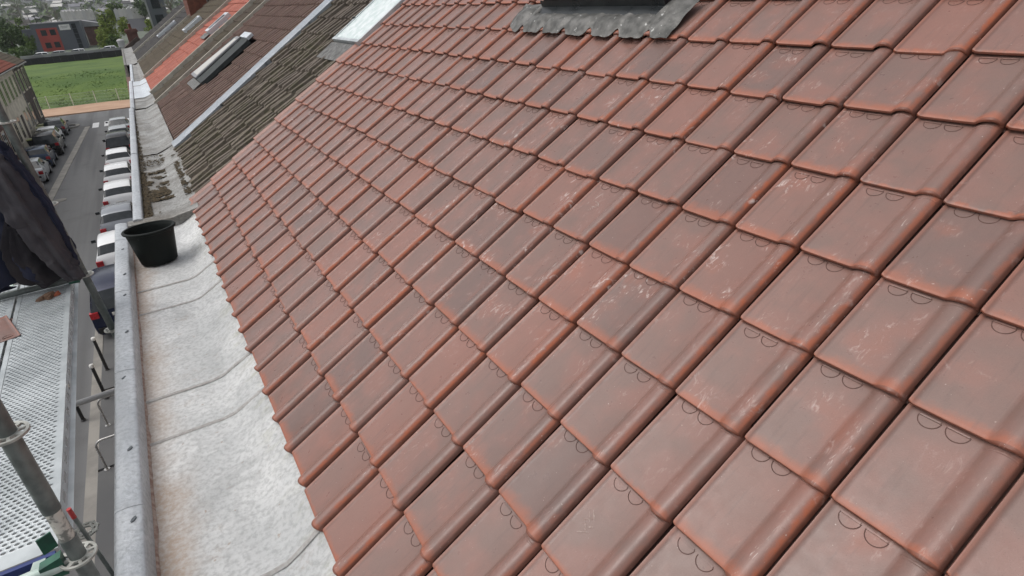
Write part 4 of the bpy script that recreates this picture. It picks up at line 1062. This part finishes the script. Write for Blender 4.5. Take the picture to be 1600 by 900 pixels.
def car(kind, x, y, z, rz, pname, pc, label, group, metal=.25):
    if pname not in PAINTS: PAINTS[pname] = paint(pname, pc, metal)
    C = CARS[kind]; hw, L = C['hw'], C['L']
    e = empty('parked_car', (x, y, z), rz, label, 'car', group)
    link('body', C['body'], e, mat=PAINTS[pname]); link('window', C['glass'], e)
    zt = {'hatch': .80, 'sedan': .78, 'van': .95}[kind]
    key = kind
    if key not in bits:
        b = {}
        for s in (-1, 1):
            b['tail', s] = bx((s*(hw-.14)-.13, -.022, zt-.12), (s*(hw-.14)+.12, .17, zt+.09), 'tail_lamp', MT['lamp_red'])
            b['head', s] = bx((s*(hw-.24)-.17, L-.26, .56), (s*(hw-.24)+.15, L-.06, .69), 'headlamp', MT['lamp_clear'])
            b['mir', s] = bx((s*(hw+.10)-.09, L*.655, .93 if kind != 'van' else 1.02), (s*(hw+.10)+.09, L*.655+.10, 1.06 if kind != 'van' else 1.2), 'mirror', MT['black_metal'])
        b['plate'] = bx((-.26, -.035, zt-.14), (.26, -.01, zt-.03), 'number_plate', MT['plate'])
        b['bump'] = bx((-hw*.9, -.05, .26), (hw*.9, .12, .46), 'bumper', MT['rubber'])
        b['seam'] = bx((-hw*.93, L*.345, .30), (-hw*.93+.002, L*.35, .85), 'door_seam', MT['rubber'])
        bits[key] = b
    b = bits[key]
    for s in (-1, 1):
        link('tail_lamp', b['tail', s], e); link('headlamp', b['head', s], e); link('mirror', b['mir', s], e)
    link('number_plate', b['plate'], e); link('bumper', b['bump'], e, mat=(PAINTS[pname] if pname in ('car_white', 'car_silver') else None))
    for s in (-1, 1):
        for yy in (L*.175, L*.80):
            w = link('wheel', tyre_me, e, (s*(hw-.075), yy, .315)); link('rim', rim_me, w, (0, 0, 0), (0, 0, 0 if s > 0 else math.pi))
    return e
GR, GL = 'cars parked along the right kerb', 'cars parked along the left kerb'
WHT, SIL, GRY, NAV, BLK, BLU = (.84, .85, .86), (.42, .44, .45), (.10, .105, .11), (.012, .017, .045), (.012, .012, .014), (.03, .05, .09)
XR = -2.86
car('van', XR-.04, 22.5, STREET, 0, 'car_navy', NAV, 'dark navy car nearest below, just behind the two bollards', GR)
car('hatch', XR-.06, 28.2, STREET, 0, 'car_white', WHT, 'white hatchback right behind the bucket, second car in the right row', GR, 0)
car('hatch', XR, 32.9, STREET, 0, 'car_mid_grey', (.27, .285, .31), 'grey car with a pale roof between white cars, third in the right row', GR)
car('hatch', XR+.04, 38.1, STREET, 0, 'car_white', WHT, 'white hatchback with a sticker on its rear window, fourth in the right row', GR, 0)
car('hatch', XR, 43.2, STREET, 0, 'car_white', WHT, 'white hatchback with dark door mirror, fifth in the right row', GR, 0)
car('hatch', XR+.03, 48.4, STREET, 0, 'car_white', WHT, 'white car sixth in the right row, beside the cement strip', GR, 0)
car('van', XR+.1, 53.6, STREET, 0, 'car_black', BLK, 'black tall car seventh in the right row', GR)
car('hatch', XR+.1, 59.2, STREET, 0, 'car_silver', SIL, 'silver car eighth in the right row', GR)
car('sedan', XR+.1, 64.2, STREET, 0, 'car_silver', SIL, 'pale silver car last in the right row by the crossing', GR)
XL = -8.12
car('hatch', XL-.05, 44.6, STREET, 0, 'car_black', BLK, 'dark car nearest in the left row, beside the jacket', GL)
car('sedan', XL-.05, 49.9, STREET, 0, 'car_silver', SIL, 'silver saloon with red tail lamps in the left row', GL)
car('hatch', XL, 54.9, STREET, 0, 'car_blue', BLU, 'dark blue car ahead of the silver saloon', GL)
car('van', XL+.25, 59.6, STREET, 0, 'car_black', BLK, 'black tall car between the blue car and the white saloon', GL)
car('sedan', XL-.1, 64.6, STREET, 0, 'car_white', WHT, 'white saloon in the left row beside the bins', GL, 0)
car('hatch', XL+.1, 69.4, STREET, 0, 'car_grey', GRY, 'dark grey car ahead of the white saloon near the junction', GL)

# ------------------------------------------------------------------ houses on the left of the street
FX = -9.76
def left_house(Y0, Y1, eave, wall_mat, roof_mat, label, nwin, trim):
    e = empty('town_house', (FX-4.5, (Y0+Y1)/2, STREET), 0, label, 'house', 'old houses on the left of the street')
    m = MB(); m.mmbox((FX-9, Y0, STREET-.3), (FX, Y1, eave)); m.prism([(FX-9, eave), (FX, eave), (FX-4.5, eave+2.6)], Y0, Y1); wl_ = m.build('wall', wall_mat, e)
    r = MB(); r.prism([(FX+.35, eave-.18), (FX-4.5, eave+2.65), (FX-4.5, eave+2.80), (FX+.35, eave-.03)], Y0-.1, Y1+.1); r.prism([(FX-9.35, eave-.18), (FX-4.5, eave+2.65), (FX-4.5, eave+2.80), (FX-9.35, eave-.03)], Y0-.1, Y1+.1)
    rf = r.build('roof', MT['roof_felt'], e)
    sl = math.atan2(2.83, 4.85); src = ribbed_tile(.30, .36, 1, .02, 'pan'); mb = MB()
    B = Matrix(((0, -math.cos(sl), math.sin(sl)), (1, 0, 0), (0, math.sin(sl), math.cos(sl))))
    mats = []; i = 0
    while i*.36 < 5.3:
        k = 0
        while Y0 - .1 + k*.30 < Y1 + .05:
            mm = (B @ Matrix.Rotation(rnd.gauss(0, .02), 3, 'X')).to_4x4(); mm.translation = Vector((FX+.40, Y0-.1+k*.30, eave-.03)) + B @ Vector((0, i*.36, .05)); mats.append(mm); k += 1
        i += 1
    add_field(mb, src, mats); t = mb.build('tile_covering', roof_mat, rf, True, 35); t['kind'] = 'stuff'
    gm = MB(); gm.tube([(FX+.42, Y0, eave-.14), (FX+.42, Y1, eave-.14)], .07, 10); gm.build('gutter', MT['zinc_old'], e, True)
    dp = MB(); dp.tube([(FX+.1, Y1-.25, eave-.2), (FX+.07, Y1-.25, STREET)], .05, 8); dp.build('drainpipe', MT['zinc_old'], e, True)
    for fl, (za, zb) in enumerate(((STREET+.9, STREET+2.6), (STREET+3.8, STREET+5.5))):
        for k in range(nwin):
            y = Y0 + (Y1-Y0)*(k+.5)/nwin
            if fl == 0 and k == nwin//2:
                d = MB(); d.mmbox((FX-.02, y-.5, STREET+.1), (FX+.03, y+.5, STREET+2.5)); d.build('door', MT['render_grey'], e); continue
            w = MB(); t = .10
            w.mmbox((FX-.05, y-.62, za-.12), (FX+.025, y-.55, zb+.14)); w.mmbox((FX-.05, y+.55, za-.12), (FX+.025, y+.62, zb+.14)); w.mmbox((FX-.05, y-.548, zb+.02), (FX+.024, y+.548, zb+.14)); w.mmbox((FX-.05, y-.548, za-.12), (FX+.06, y+.548, za))
            w.mmbox((FX-.03, y-.03, za+.003), (FX+.020, y+.03, zb+.017))
            wo_ = w.build('window', trim, e)
            p = MB(); p.mmbox((FX-.03, y-.548, za+.002), (FX+.012, y+.548, zb+.018)); p.build('pane', MT['glass_dark'], wo_)
    return e
left_house(73.6, 80.6, -1.8, MT['render_grey'], MT['greybrown_tile'], 'dark brick corner house at the far end of the left row', 3, MT['render_cream'])
left_house(60.0, 73.55, -1.75, MT['render_cream'], MT['old_red_tile'], 'cream rendered house with a red roof beside the dark corner house', 6, MT['render_cream'])
left_house(47.5, 59.95, -2.0, MT['render_red'], MT['brown_tile'], 'red brown house half hidden by the scaffold upright', 7, MT['render_cream'])
left_house(34.0, 47.45, -1.7, MT['render_cream'], MT['brown_tile'], 'cream house hidden behind the jacket', 7, MT['white_paint'])

# ------------------------------------------------------------------ bank, fence, barrier
bank = MB(); P = []
ybase = lambda x: 92.6 + max(0, x+6)*-.20 if x > -6 else 92.6 - .01*(x+6)
for r in range(61):
    t = r/60; row = []
    for c in range(91):
        x = -75 + 135*c/90
        y = ybase(x) + t*(146-ybase(x))
        d = (y - ybase(x))/21.0; s = max(0, min(1, d)); s = s*s*(3-2*s)
        row.append(Vector((x, y, STREET + .06 + 2.35*s + (.12*mnoise.noise(Vector((x*.25, y*.25, 1))) + .10*mnoise.noise(Vector((x*.9, y*.9, 3))))*min(1, d+.1))))
    P.append(row)
bank.grid(P); bk = structure(bank, 'grass_bank', MT['grass'], True)
tf = MB(); r2 = random.Random(12)
for k in range(9000):
    x = r2.uniform(-24, 5); t = r2.random()**1.4; y = ybase(x) + .3 + t*46
    d = (y - ybase(x))/21.0; s = max(0, min(1, d)); s = s*s*(3-2*s); z = STREET + .06 + 2.35*s + .12*mnoise.noise(Vector((x*.25, y*.25, 1)))*min(1, d+.1)
    if d > .98 and r2.random() < .96: continue
    f = mnoise.noise(Vector((x*.5, y*.35, 7)))
    h = (.04 + .10*max(0, f+.35)) * (.4 if d > .95 else 1); a = r2.uniform(0, 3.14); w = .06 + .06*r2.random()
    u = Vector((math.cos(a), math.sin(a), 0))*w; lean = Vector((r2.uniform(-.5, .5), r2.uniform(-.5, .5), 0))*h
    i = len(tf.v); b = Vector((x, y, z-.03)); tf.v += [tuple(b-u), tuple(b+u), tuple(b+u*.4+lean+Vector((0, 0, h))), tuple(b-u*.4+lean+Vector((0, 0, h*.9)))]
    tf.face((i, i+1, i+2, i+3), 0 if r2.random() < .38 else 1)
to = tf.build('grass_tufts', [MT['grass_dark'], MT['grass']]); tag(to, 'rough long grass growing on the steep side of the bank', 'grass', kind='stuff')
fe = empty('mesh_fence', (-5, 92.2, STREET), 0, 'green wire mesh fence along the foot of the grass bank', 'fence')
fp = [(-15.1, 92.4), (-12.6, 92.4), (-10.2, 92.35), (-7.75, 92.3), (-5.3, 92.1), (-2.85, 91.5), (-.4, 90.9), (2.1, 90.3)]
for x, y in fp:
    m = MB(); m.mmbox((x-.04, y-.04, STREET), (x+.04, y+.04, STREET+1.55)); m.build('post', MT['fence_post'], fe)
for (x0, y0), (x1, y1) in zip(fp[:-1], fp[1:]):
    m = MB(); n = 48; A, B_ = Vector((x0, y0, 0)), Vector((x1, y1, 0))
    for q in range(1, n):
        p = A.lerp(B_, q/n); m.box(p + Vector((0, 0, STREET+.75)), (.006, .006, 1.4))
    for z in (.08, .40, .75, 1.10, 1.44):
        c = (A+B_)/2 + Vector((0, .006, STREET+z)); rot = Matrix.Rotation(math.atan2(y1-y0, x1-x0), 3, 'Z'); m.box(c, ((B_-A).length-.09, .014, .016 if z not in (.08, 1.44) else .03), 0, rot)
    m.build('panel', MT['fence'], fe)
bw = empty('barrier_wall', (-8, 141, -5.7), 0, 'long black barrier wall along the top of the grass bank', 'wall')
for k in range(16):
    x = -16.6 + k*1.1; m = MB(); m.mmbox((x, 140.9, -6.0), (x+1.08, 141.1, -4.50 + .02*(k % 3))); m.build('panel', MT['wall_dark'], bw)
    if k % 2 == 0:
        m = MB(); m.mmbox((x-.05, 140.75, -6.0), (x+.05, 140.88, -4.42)); m.build('post', MT['wall_dark'], bw)
m = MB(); m.mmbox((-16.8, 141.15, -6), (1.2, 141.6, -4.02)); m.build('rail', MT['roof_grey'], bw)
m = MB(); m.lathe([(.001, -.2), (.5, -.15), (.62, .3), (.6, .8), (.4, 1.2), (.001, 1.35)], 20, 0, (.75, 139.6, -5.6)); bb = m.build('black_tank', MT['wall_dark'], None, True, 40); tag(bb, 'black rounded tank at the right end of the barrier wall', 'tank')
up = MB(); up.grid([[Vector((x, y, -5.62)) for x in (-3000, -200, -60, 60, 200, 3000)] for y in (145, 200, 320, 520)]); structure(up, 'upper_ground', MT['far_ground'])
for k, (px, c, nm) in enumerate(((78, WHT, 'car_white'), (106, SIL, 'car_silver'), (137, WHT, 'car_white'), (187, WHT, 'car_white'))):
    p = on_y(px, 80, 144.6)
    car('hatch', p.x, p.y, -5.28, math.pi/2, nm, c, ['white car behind the barrier in front of the red panel', 'silver car behind the barrier under the grey wall', 'white car behind the barrier at the grey building corner', 'white car behind the barrier near its right end'][k], 'cars on the road beyond the barrier', 0)
rd = MB(); rd.mmbox((-60, 141.7, -6.5), (60, 152, -5.3)); structure(rd, 'upper_road', MT['asphalt'])

# ------------------------------------------------------------------ red and grey building
YB = 190.0
bl, brp, tl, tr = on_y(60, 84, YB), on_y(141, 76, YB), on_y(48, 40, YB), on_y(128, 34, YB)
X0, X1, ZB, ZT = -18.4, -8.35, -5.8, .45
rb = empty('office_building', ((X0+X1)/2, YB+5, ZB), 0, 'dark grey office block with a red panel and a white sign', 'building')
m = MB(); m.mmbox((X0, YB, ZB), (X1, YB+11, ZT)); m.build('wall', MT['wall_grey'], rb)
m = MB(); m.mmbox((X0-.15, YB-.15, ZT+.002), (X1+.15, YB+11.1, ZT+.22)); m.build('roof', MT['roof_grey'], rb)
m = MB(); m.mmbox((X0+.9, YB-.08, ZB), (X0+5.1, YB-.003, ZT-.95)); rp = m.build('red_panel', MT['wall_red'], rb)
for zx in (ZB+1.0, ZB+3.75):
    for xx in (X0+1.75, X0+3.55):
        w = MB(); w.mmbox((xx-.08, YB-.11, zx-.08), (xx+1.08, YB-.083, zx+1.18)); wo_ = w.build('window', MT['black_metal'], rb)
        w = MB(); w.mmbox((xx, YB-.125, zx), (xx+1.0, YB-.112, zx+1.1)); w.build('pane', MT['glass_dark'], wo_)
m = MB(); m.mmbox((X0+5.65, YB-.09, ZT-1.65), (X0+7.85, YB-.003, ZT-.45)); sg = m.build('sign', MT['white_paint'], rb)
for k, (a, b) in enumerate(((.35, 1.8), (.5, 1.65))):
    m = MB(); m.mmbox((X0+5.65+a, YB-.10, ZT-.95-.3*k), (X0+5.65+b, YB-.092, ZT-.83-.3*k)); m.build('sign_lettering', MT['roof_grey'], sg)
for k in range(5):
    w = MB(); w.mmbox((X0+8.2, YB-.06, ZB+.3+k*1.13), (X0+9.1, YB-.003, ZB+1.35+k*1.13)); w.build('window', MT['glass_dark'], rb)
for k, (dx) in enumerate((.3, 1.4, 2.2)):
    m = MB(); m.tube([(X0+dx, YB+2+k, ZT), (X0+dx-.1, YB+2+k, ZT+2.2)], .06, 8); m.build('mast', MT['black_metal'], rb)
m = MB(); m.mmbox((X0-2.2, YB+3, ZB), (X0-.01, YB+10, ZT-1.0)); m.build('side_wing', MT['wall_grey'], rb)
wb = empty('shed', (-4.5, YB+18, ZB), 0, 'low shed with a grey roof and brown wall joining the office block', 'shed')
m = MB(); m.mmbox((-8.3, YB+12, ZB), (-3.2, YB+24, ZT-1.6)); m.build('wall', MT['render_red'], wb)
m = MB(); m.prism([(-8.6, ZT-1.5), (-2.8, ZT-1.6), (-2.8, ZT-1.3), (-8.6, ZT+.1)], YB+11.5, YB+25); m.build('roof', MT['roof_grey'], wb)

# ------------------------------------------------------------------ trees
def leaf_crown(c, rx, ry, rz, n, size, seed, clumps=16):
    r2 = random.Random(seed); mb = MB(); cl = []
    for k in range(clumps):
        while True:
            p = Vector((r2.uniform(-1, 1), r2.uniform(-1, 1), r2.uniform(-1, 1)))
            if .25 < p.length < 1: break
        cl.append((Vector((p.x*rx*.75, p.y*ry*.75, p.z*rz*.78)), r2.uniform(.24, .46)))
    for k in range(n):
        cc, s = cl[r2.randrange(clumps)]
        d = Vector((r2.gauss(0, 1), r2.gauss(0, 1), r2.gauss(0, 1))).normalized()*s*(r2.random()**.4)
        p = Vector(c) + cc + Vector((d.x*rx, d.y*ry, d.z*rz))
        u = Vector((r2.gauss(0, 1), r2.gauss(0, 1), r2.gauss(0, .6))).normalized()*size*r2.uniform(.6, 1.3); w = u.cross(Vector((r2.gauss(0, 1), r2.gauss(0, 1), r2.gauss(0, 1)))).normalized()*size*r2.uniform(.4, .8)
        i = len(mb.v); mb.v += [tuple(p-u), tuple(p+w), tuple(p+u), tuple(p-w)]; mb.face((i, i+1, i+2, i+3))
    return mb
def trunk(base, top, r, seed, limbs=6):
    r2 = random.Random(seed); mb = MB(); b, t = Vector(base), Vector(top)
    mb.tube([b, b.lerp(t, .5) + Vector((r2.uniform(-.1, .1), r2.uniform(-.1, .1), 0)), t], [r, r*.75, r*.35], 8)
    for k in range(limbs):
        s = b.lerp(t, r2.uniform(.45, .9)); h = (t-b).length; d = Vector((r2.uniform(-1, 1), r2.uniform(-1, 1), r2.uniform(.4, 1))).normalized()*h*r2.uniform(.2, .4)
        mb.tube([s, s+d*.5+Vector((0, 0, .1)), s+d], [r*.4, r*.25, r*.1], 6)
    return mb
def tree(px, py, Y, w, h, leaf, label, seed, n=1600, size=None, name='tree', ground=None, group=None):
    c = on_y(px, py, Y); gz = -5.62 if ground is None else ground
    e = empty(name, (c.x, Y, gz), 0, label, 'tree', group)
    trunk((c.x, Y, gz-.3), (c.x, Y, c.z + h*.25), max(.12, w*.035), seed).build('trunk', MT['bark'], e, True)
    leaf_crown((c.x, Y, c.z), w/2, w/2, h/2, n, size or w*.045, seed).build('crown', MT[leaf], e)
def bare_tree(px, ptop, Y, h, gz, label, seed, w=2.5):
    c = on_y(px, ptop, Y); e = empty('bare_tree', (c.x, Y, gz), 0, label, 'tree')
    r2 = random.Random(seed); mb = MB(); top = c.z
    b = Vector((c.x, Y, gz)); t = Vector((c.x, Y, top)); H = top-gz
    mb.tube([b, b.lerp(t, .55), t], [.16, .11, .02], 7); mb.build('trunk', MT['twig'], e, True)
    tw = MB()
    for k in range(70):
        s = b.lerp(t, r2.uniform(.35, .97)); d = Vector((r2.uniform(-1, 1), r2.uniform(-1, 1), r2.uniform(.3, 1.2))).normalized()*w*r2.uniform(.3, .7)
        mid = s + d*.5 + Vector((r2.uniform(-.2, .2), r2.uniform(-.2, .2), .05)); tw.tube([s, mid, s+d], [.035, .022, .008], 4, 0, False)
        for q in range(4):
            p = mid.lerp(s+d, r2.random()); dd = Vector((r2.uniform(-1, 1), r2.uniform(-1, 1), r2.uniform(.2, 1))).normalized()*w*r2.uniform(.1, .25); tw.tube([p, p+dd], [.016, .005], 3, 0, False)
    tw.build('crown', MT['twig'], e, True)
tree(168, 40, 172, 5.2, 9.0, 'leaf_yellow', 'tall yellow green tree just right of the grey office block', 1, 2600, .22)
tree(161, 62, 165, 4.8, 4.6, 'leaf_yellow', 'bushy yellow green tree standing low in front of the tall one', 2, 2200, .20)
tree(176, 66, 160, 3.6, 3.4, 'leaf_mid', 'darker green bush left of the small tanks beyond the barrier', 3, 1500, .18)
tree(196, 42, 185, 4.6, 4.6, 'leaf_yellow', 'yellow green tree behind the old brick chimney', 4, 1700, .2)
tree(236, 40, 150, 3.4, 3.2, 'leaf_yellow', 'pale green bush under the grey tower', 5, 1200, .16)
tree(15, 60, 175, 6.5, 6.5, 'leaf_dark', 'dark evergreen tree at the left edge beyond the corner house', 6, 2600, .24)
tree(34, 52, 200, 6.5, 7.5, 'leaf_mid', 'mid green tree left of the office block', 7, 2600, .24)
tree(4, 48, 195, 6.5, 8.5, 'leaf_dark', 'dark green tree cut by the left edge of the picture', 8, 2200, .26)
tree(30, 80, 152, 3.6, 3.2, 'leaf_mid', 'green shrub behind the corner house roof', 9, 1300, .16)
tree(42, 84, 148, 3.2, 2.6, 'leaf_dark', 'dark shrub at the left end of the barrier wall', 10, 1300, .15)
tree(47, 64, 165, 2.6, 4.4, 'leaf_mid', 'narrow green shrub against the left side of the office block', 13, 1200, .16)
tree(183, 18, 330, 8.5, 8.0, 'leaf_mid', 'round green tree before the long pale shed', 11, 1500, .42)
tree(222, 12, 300, 9, 9, 'leaf_dark', 'dark green tree beyond the pale bar roof', 12, 1500, .42)
bare_tree(22, 3, 260, 9, -5.7, 'bare pale tree above the dark trees at the far left', 21, 7)
bare_tree(262, -4, 62, 6, -6, 'leafless tree beside the last house of the row', 22, 2.0)
bare_tree(70, 6, 240, 6, -5.7, 'thin bare pale tree above the office roof', 23, 3)
bare_tree(82, 12, 250, 6, -5.7, 'second thin bare tree above the office roof, to the right', 24, 3)

# ------------------------------------------------------------------ old brick chimney house and grey tower right behind the row
p = on_y(211, 60, 58)
oc = empty('outbuilding', (p.x, 58.9, STREET), 0, 'dark old brick building with chimney pots beyond the last roof', 'building')
m = MB(); m.mmbox((p.x-.75, 58, STREET), (p.x+.95, 60.2, -.55)); m.prism([(p.x-.95, -.55), (p.x+1.15, -.55), (p.x+.1, .15)], 57.8, 60.4); m.build('wall', MT['render_grey'], oc)
chimney(oc, (p.x-.1, 58.8, -1), .75, 1.0, -1, .75, 3, MT['render_red'])
p = on_y(250, 40, 120)
gt = empty('grey_tower', (p.x, 121, STREET), 0, 'tall slim grey building behind the end of the roof row', 'building')
m = MB(); m.mmbox((p.x-.9, 120, STREET), (p.x+1.6, 124, 6.5)); m.build('wall', MT['wall_grey'], gt); m = MB(); m.mmbox((p.x-1.1, 119.8, 6.502), (p.x+1.8, 124.2, 6.8)); m.build('roof', MT['roof_grey'], gt)
m = MB(); m.mmbox((p.x-1.15, 119.95, STREET), (p.x-.93, 120.2, 6.4)); m.build('drainpipe', MT['roof_grey'], gt)
for k in range(3):
    w = MB(); w.mmbox((p.x-.3, 119.97, -.2+2.2*k), (p.x+.9, 119.997, 1.1+2.2*k)); w.build('window', MT['glass_dark'], gt)
for k, px in enumerate((188, 233)):
    p = on_y(px, (64, 30)[k], (150, 190)[k]); m = MB(); m.lathe([(.001, .40), (.3, .37), (.6, .2), (.68, .0), (.6, -.2), (.55, -2.5)], 20, 0, tuple(p)); o = m.build('storage_tank', MT['house_pale'], None, True, 40)
    tag(o, ['pale rounded tank beside the green bush beyond the barrier', 'pale domed tank above the dark roof end'][k], 'tank')

# ------------------------------------------------------------------ industrial sheds, town on the rise
def sheds(px0, px1, ptop, pbot, Y, nb, label, mat):
    a, b = on_y(px0, ptop, Y), on_y(px1, ptop, Y); z0 = on_y((px0+px1)/2, pbot, Y).z; w = (b.x-a.x)/nb; zt = a.z
    e = empty('factory_shed', ((a.x+b.x)/2, Y+10, -5.6), 0, label, 'shed')
    m = MB(); m.mmbox((a.x, Y+.05, -6), (b.x, Y+22, z0-.5)); m.build('wall', MT['house_grey'], e)
    for k in range(nb):
        x = a.x + k*w; m = MB(); zz = zt - .0*k
        m.prism([(x+.02, z0-.5), (x+w-.02, z0-.5), (x+w-.02, zz-.15*(zz-z0)), (x+w*.5, zz), (x+.02, zz-.15*(zz-z0))], Y, Y+22); m.build('roof_bay', mat if k % 3 else MT['house_pale'], e)
sheds(92, 143, 17, 31, 330, 9, 'long factory shed with pale ribbed roof above the office block', MT['roof_light'])
sheds(176, 244, 13, 27, 300, 10, 'long factory shed with pale ribbed roof left of the grey tower', MT['roof_light'])
sheds(200, 222, 8, 12, 420, 2, 'small white flat shed above the ribbed roof', MT['white_paint'])
hill = MB(); P = []
for r in range(15):
    y = 500 + r*70; row = []
    for c in range(61):
        x = -700 + 1400*c/60; t = r/14
        row.append(Vector((x, y, -5.7 + 34*t*t*(3-2*t)*(1 + .22*mnoise.noise(Vector((x*.006, y*.004, 2)))) + (-.010*x*t))))
    P.append(row)
hill.grid(P); structure(hill, 'hill', MT['far_ground'], True)
def hill_z(x, y):
    t = max(0, min(1, (y-500)/980)); return -5.7 + 34*t*t*(3-2*t)*(1 + .22*mnoise.noise(Vector((x*.006, y*.004, 2)))) - .010*x*t
wd = MB(); r2 = random.Random(31)
for k in range(650):
    y = r2.uniform(430, 1450); px = r2.uniform(-20, 300); x = on_y(px, 10, y).x; z = hill_z(x, y) if y > 500 else -5.7
    s = r2.uniform(2.2, 5.5)
    for q in range(9):
        c = Vector((x + r2.gauss(0, s*.4), y + r2.gauss(0, s*.4), z + s*.7 + r2.gauss(0, s*.3))); u = Vector((r2.gauss(0, 1), r2.gauss(0, 1), r2.gauss(0, 1))).normalized()*s*.5; w = u.cross(Vector((r2.gauss(0, 1), r2.gauss(0, 1), r2.gauss(0, 1)))).normalized()*s*.4
        i = len(wd.v); wd.v += [tuple(c-u), tuple(c+w), tuple(c+u), tuple(c-w)]; wd.face((i, i+1, i+2, i+3), q % 2)
wo2 = wd.build('distant_wood', [MT['far_wood'], MT['leaf_mid']]); tag(wo2, 'greyish green woods between the far-off houses', 'wood', kind='stuff')
protos = []
for k in range(110):
    y = r2.uniform(330, 1250); px = r2.uniform(0, 270); x = on_y(px, 10, y).x; z = hill_z(x, y) if y > 500 else -5.7
    if y < 460 and (80 < px < 160 or 165 < px < 255): y += 200; x = on_y(px, 10, y).x; z = hill_z(x, y)
    w, d, h = r2.uniform(7, 15), r2.uniform(8, 12), r2.uniform(4, 7)
    if k < 3:
        e = empty('far_house', (0, 0, 0))
        m = MB(); m.mmbox((-.5, -.5, -.3), (.5, .5, .7)); m.prism([(-.5, .7), (.5, .7), (0, 1.05)], -.5, .5); m.build('wall', MT['house_pale' if k != 1 else 'house_grey'], e, False, 40, True)
        m = MB(); m.prism([(-.56, .68), (0, 1.08), (0, 1.14), (-.56, .74)], -.54, .54); m.prism([(.56, .68), (0, 1.08), (0, 1.14), (.56, .74)], -.54, .54); m.build('roof', MT[('house_grey', 'roof_light', 'slate_tile')[k]], e, False, 40, True)
        protos.append(e)
    else: e = copy_tree(protos[k % 3])
    e.location = (x, y, z); e.scale = (w, d, h); e.rotation_euler = (0, 0, r2.choice((0, 1.57)) + r2.uniform(-.3, .3))
    tag(e, ('small pale far-off house with a grey pitched roof near the horizon', 'small grey far-off house with a light pitched roof near the horizon', 'small pale far-off house with a dark pitched roof near the horizon')[k % 3], 'house', ('grey-roofed far-off houses', 'light-roofed far-off houses', 'dark-roofed far-off houses')[k % 3])

# ------------------------------------------------------------------ thin haze over the far town
hz = MB(); hz.mmbox((-900, -60, -9.2), (900, 1560, 75))
ho = hz.build('haze', None if False else bpy.data.materials.new('haze_air')); ho['kind'] = 'stuff'; ho['label'] = 'thin pale haze over the far town'
hm = ho.data.materials[0]; hm.use_nodes = True; ht_ = hm.node_tree; ht_.nodes.clear()
pv = ht_.nodes.new('ShaderNodeVolumePrincipled'); pv.inputs['Density'].default_value = .00016; pv.inputs['Color'].default_value = (.86, .89, .93, 1); pv.inputs['Anisotropy'].default_value = .3
oo = ht_.nodes.new('ShaderNodeOutputMaterial'); ht_.links.new(pv.outputs[0], oo.inputs['Volume'])
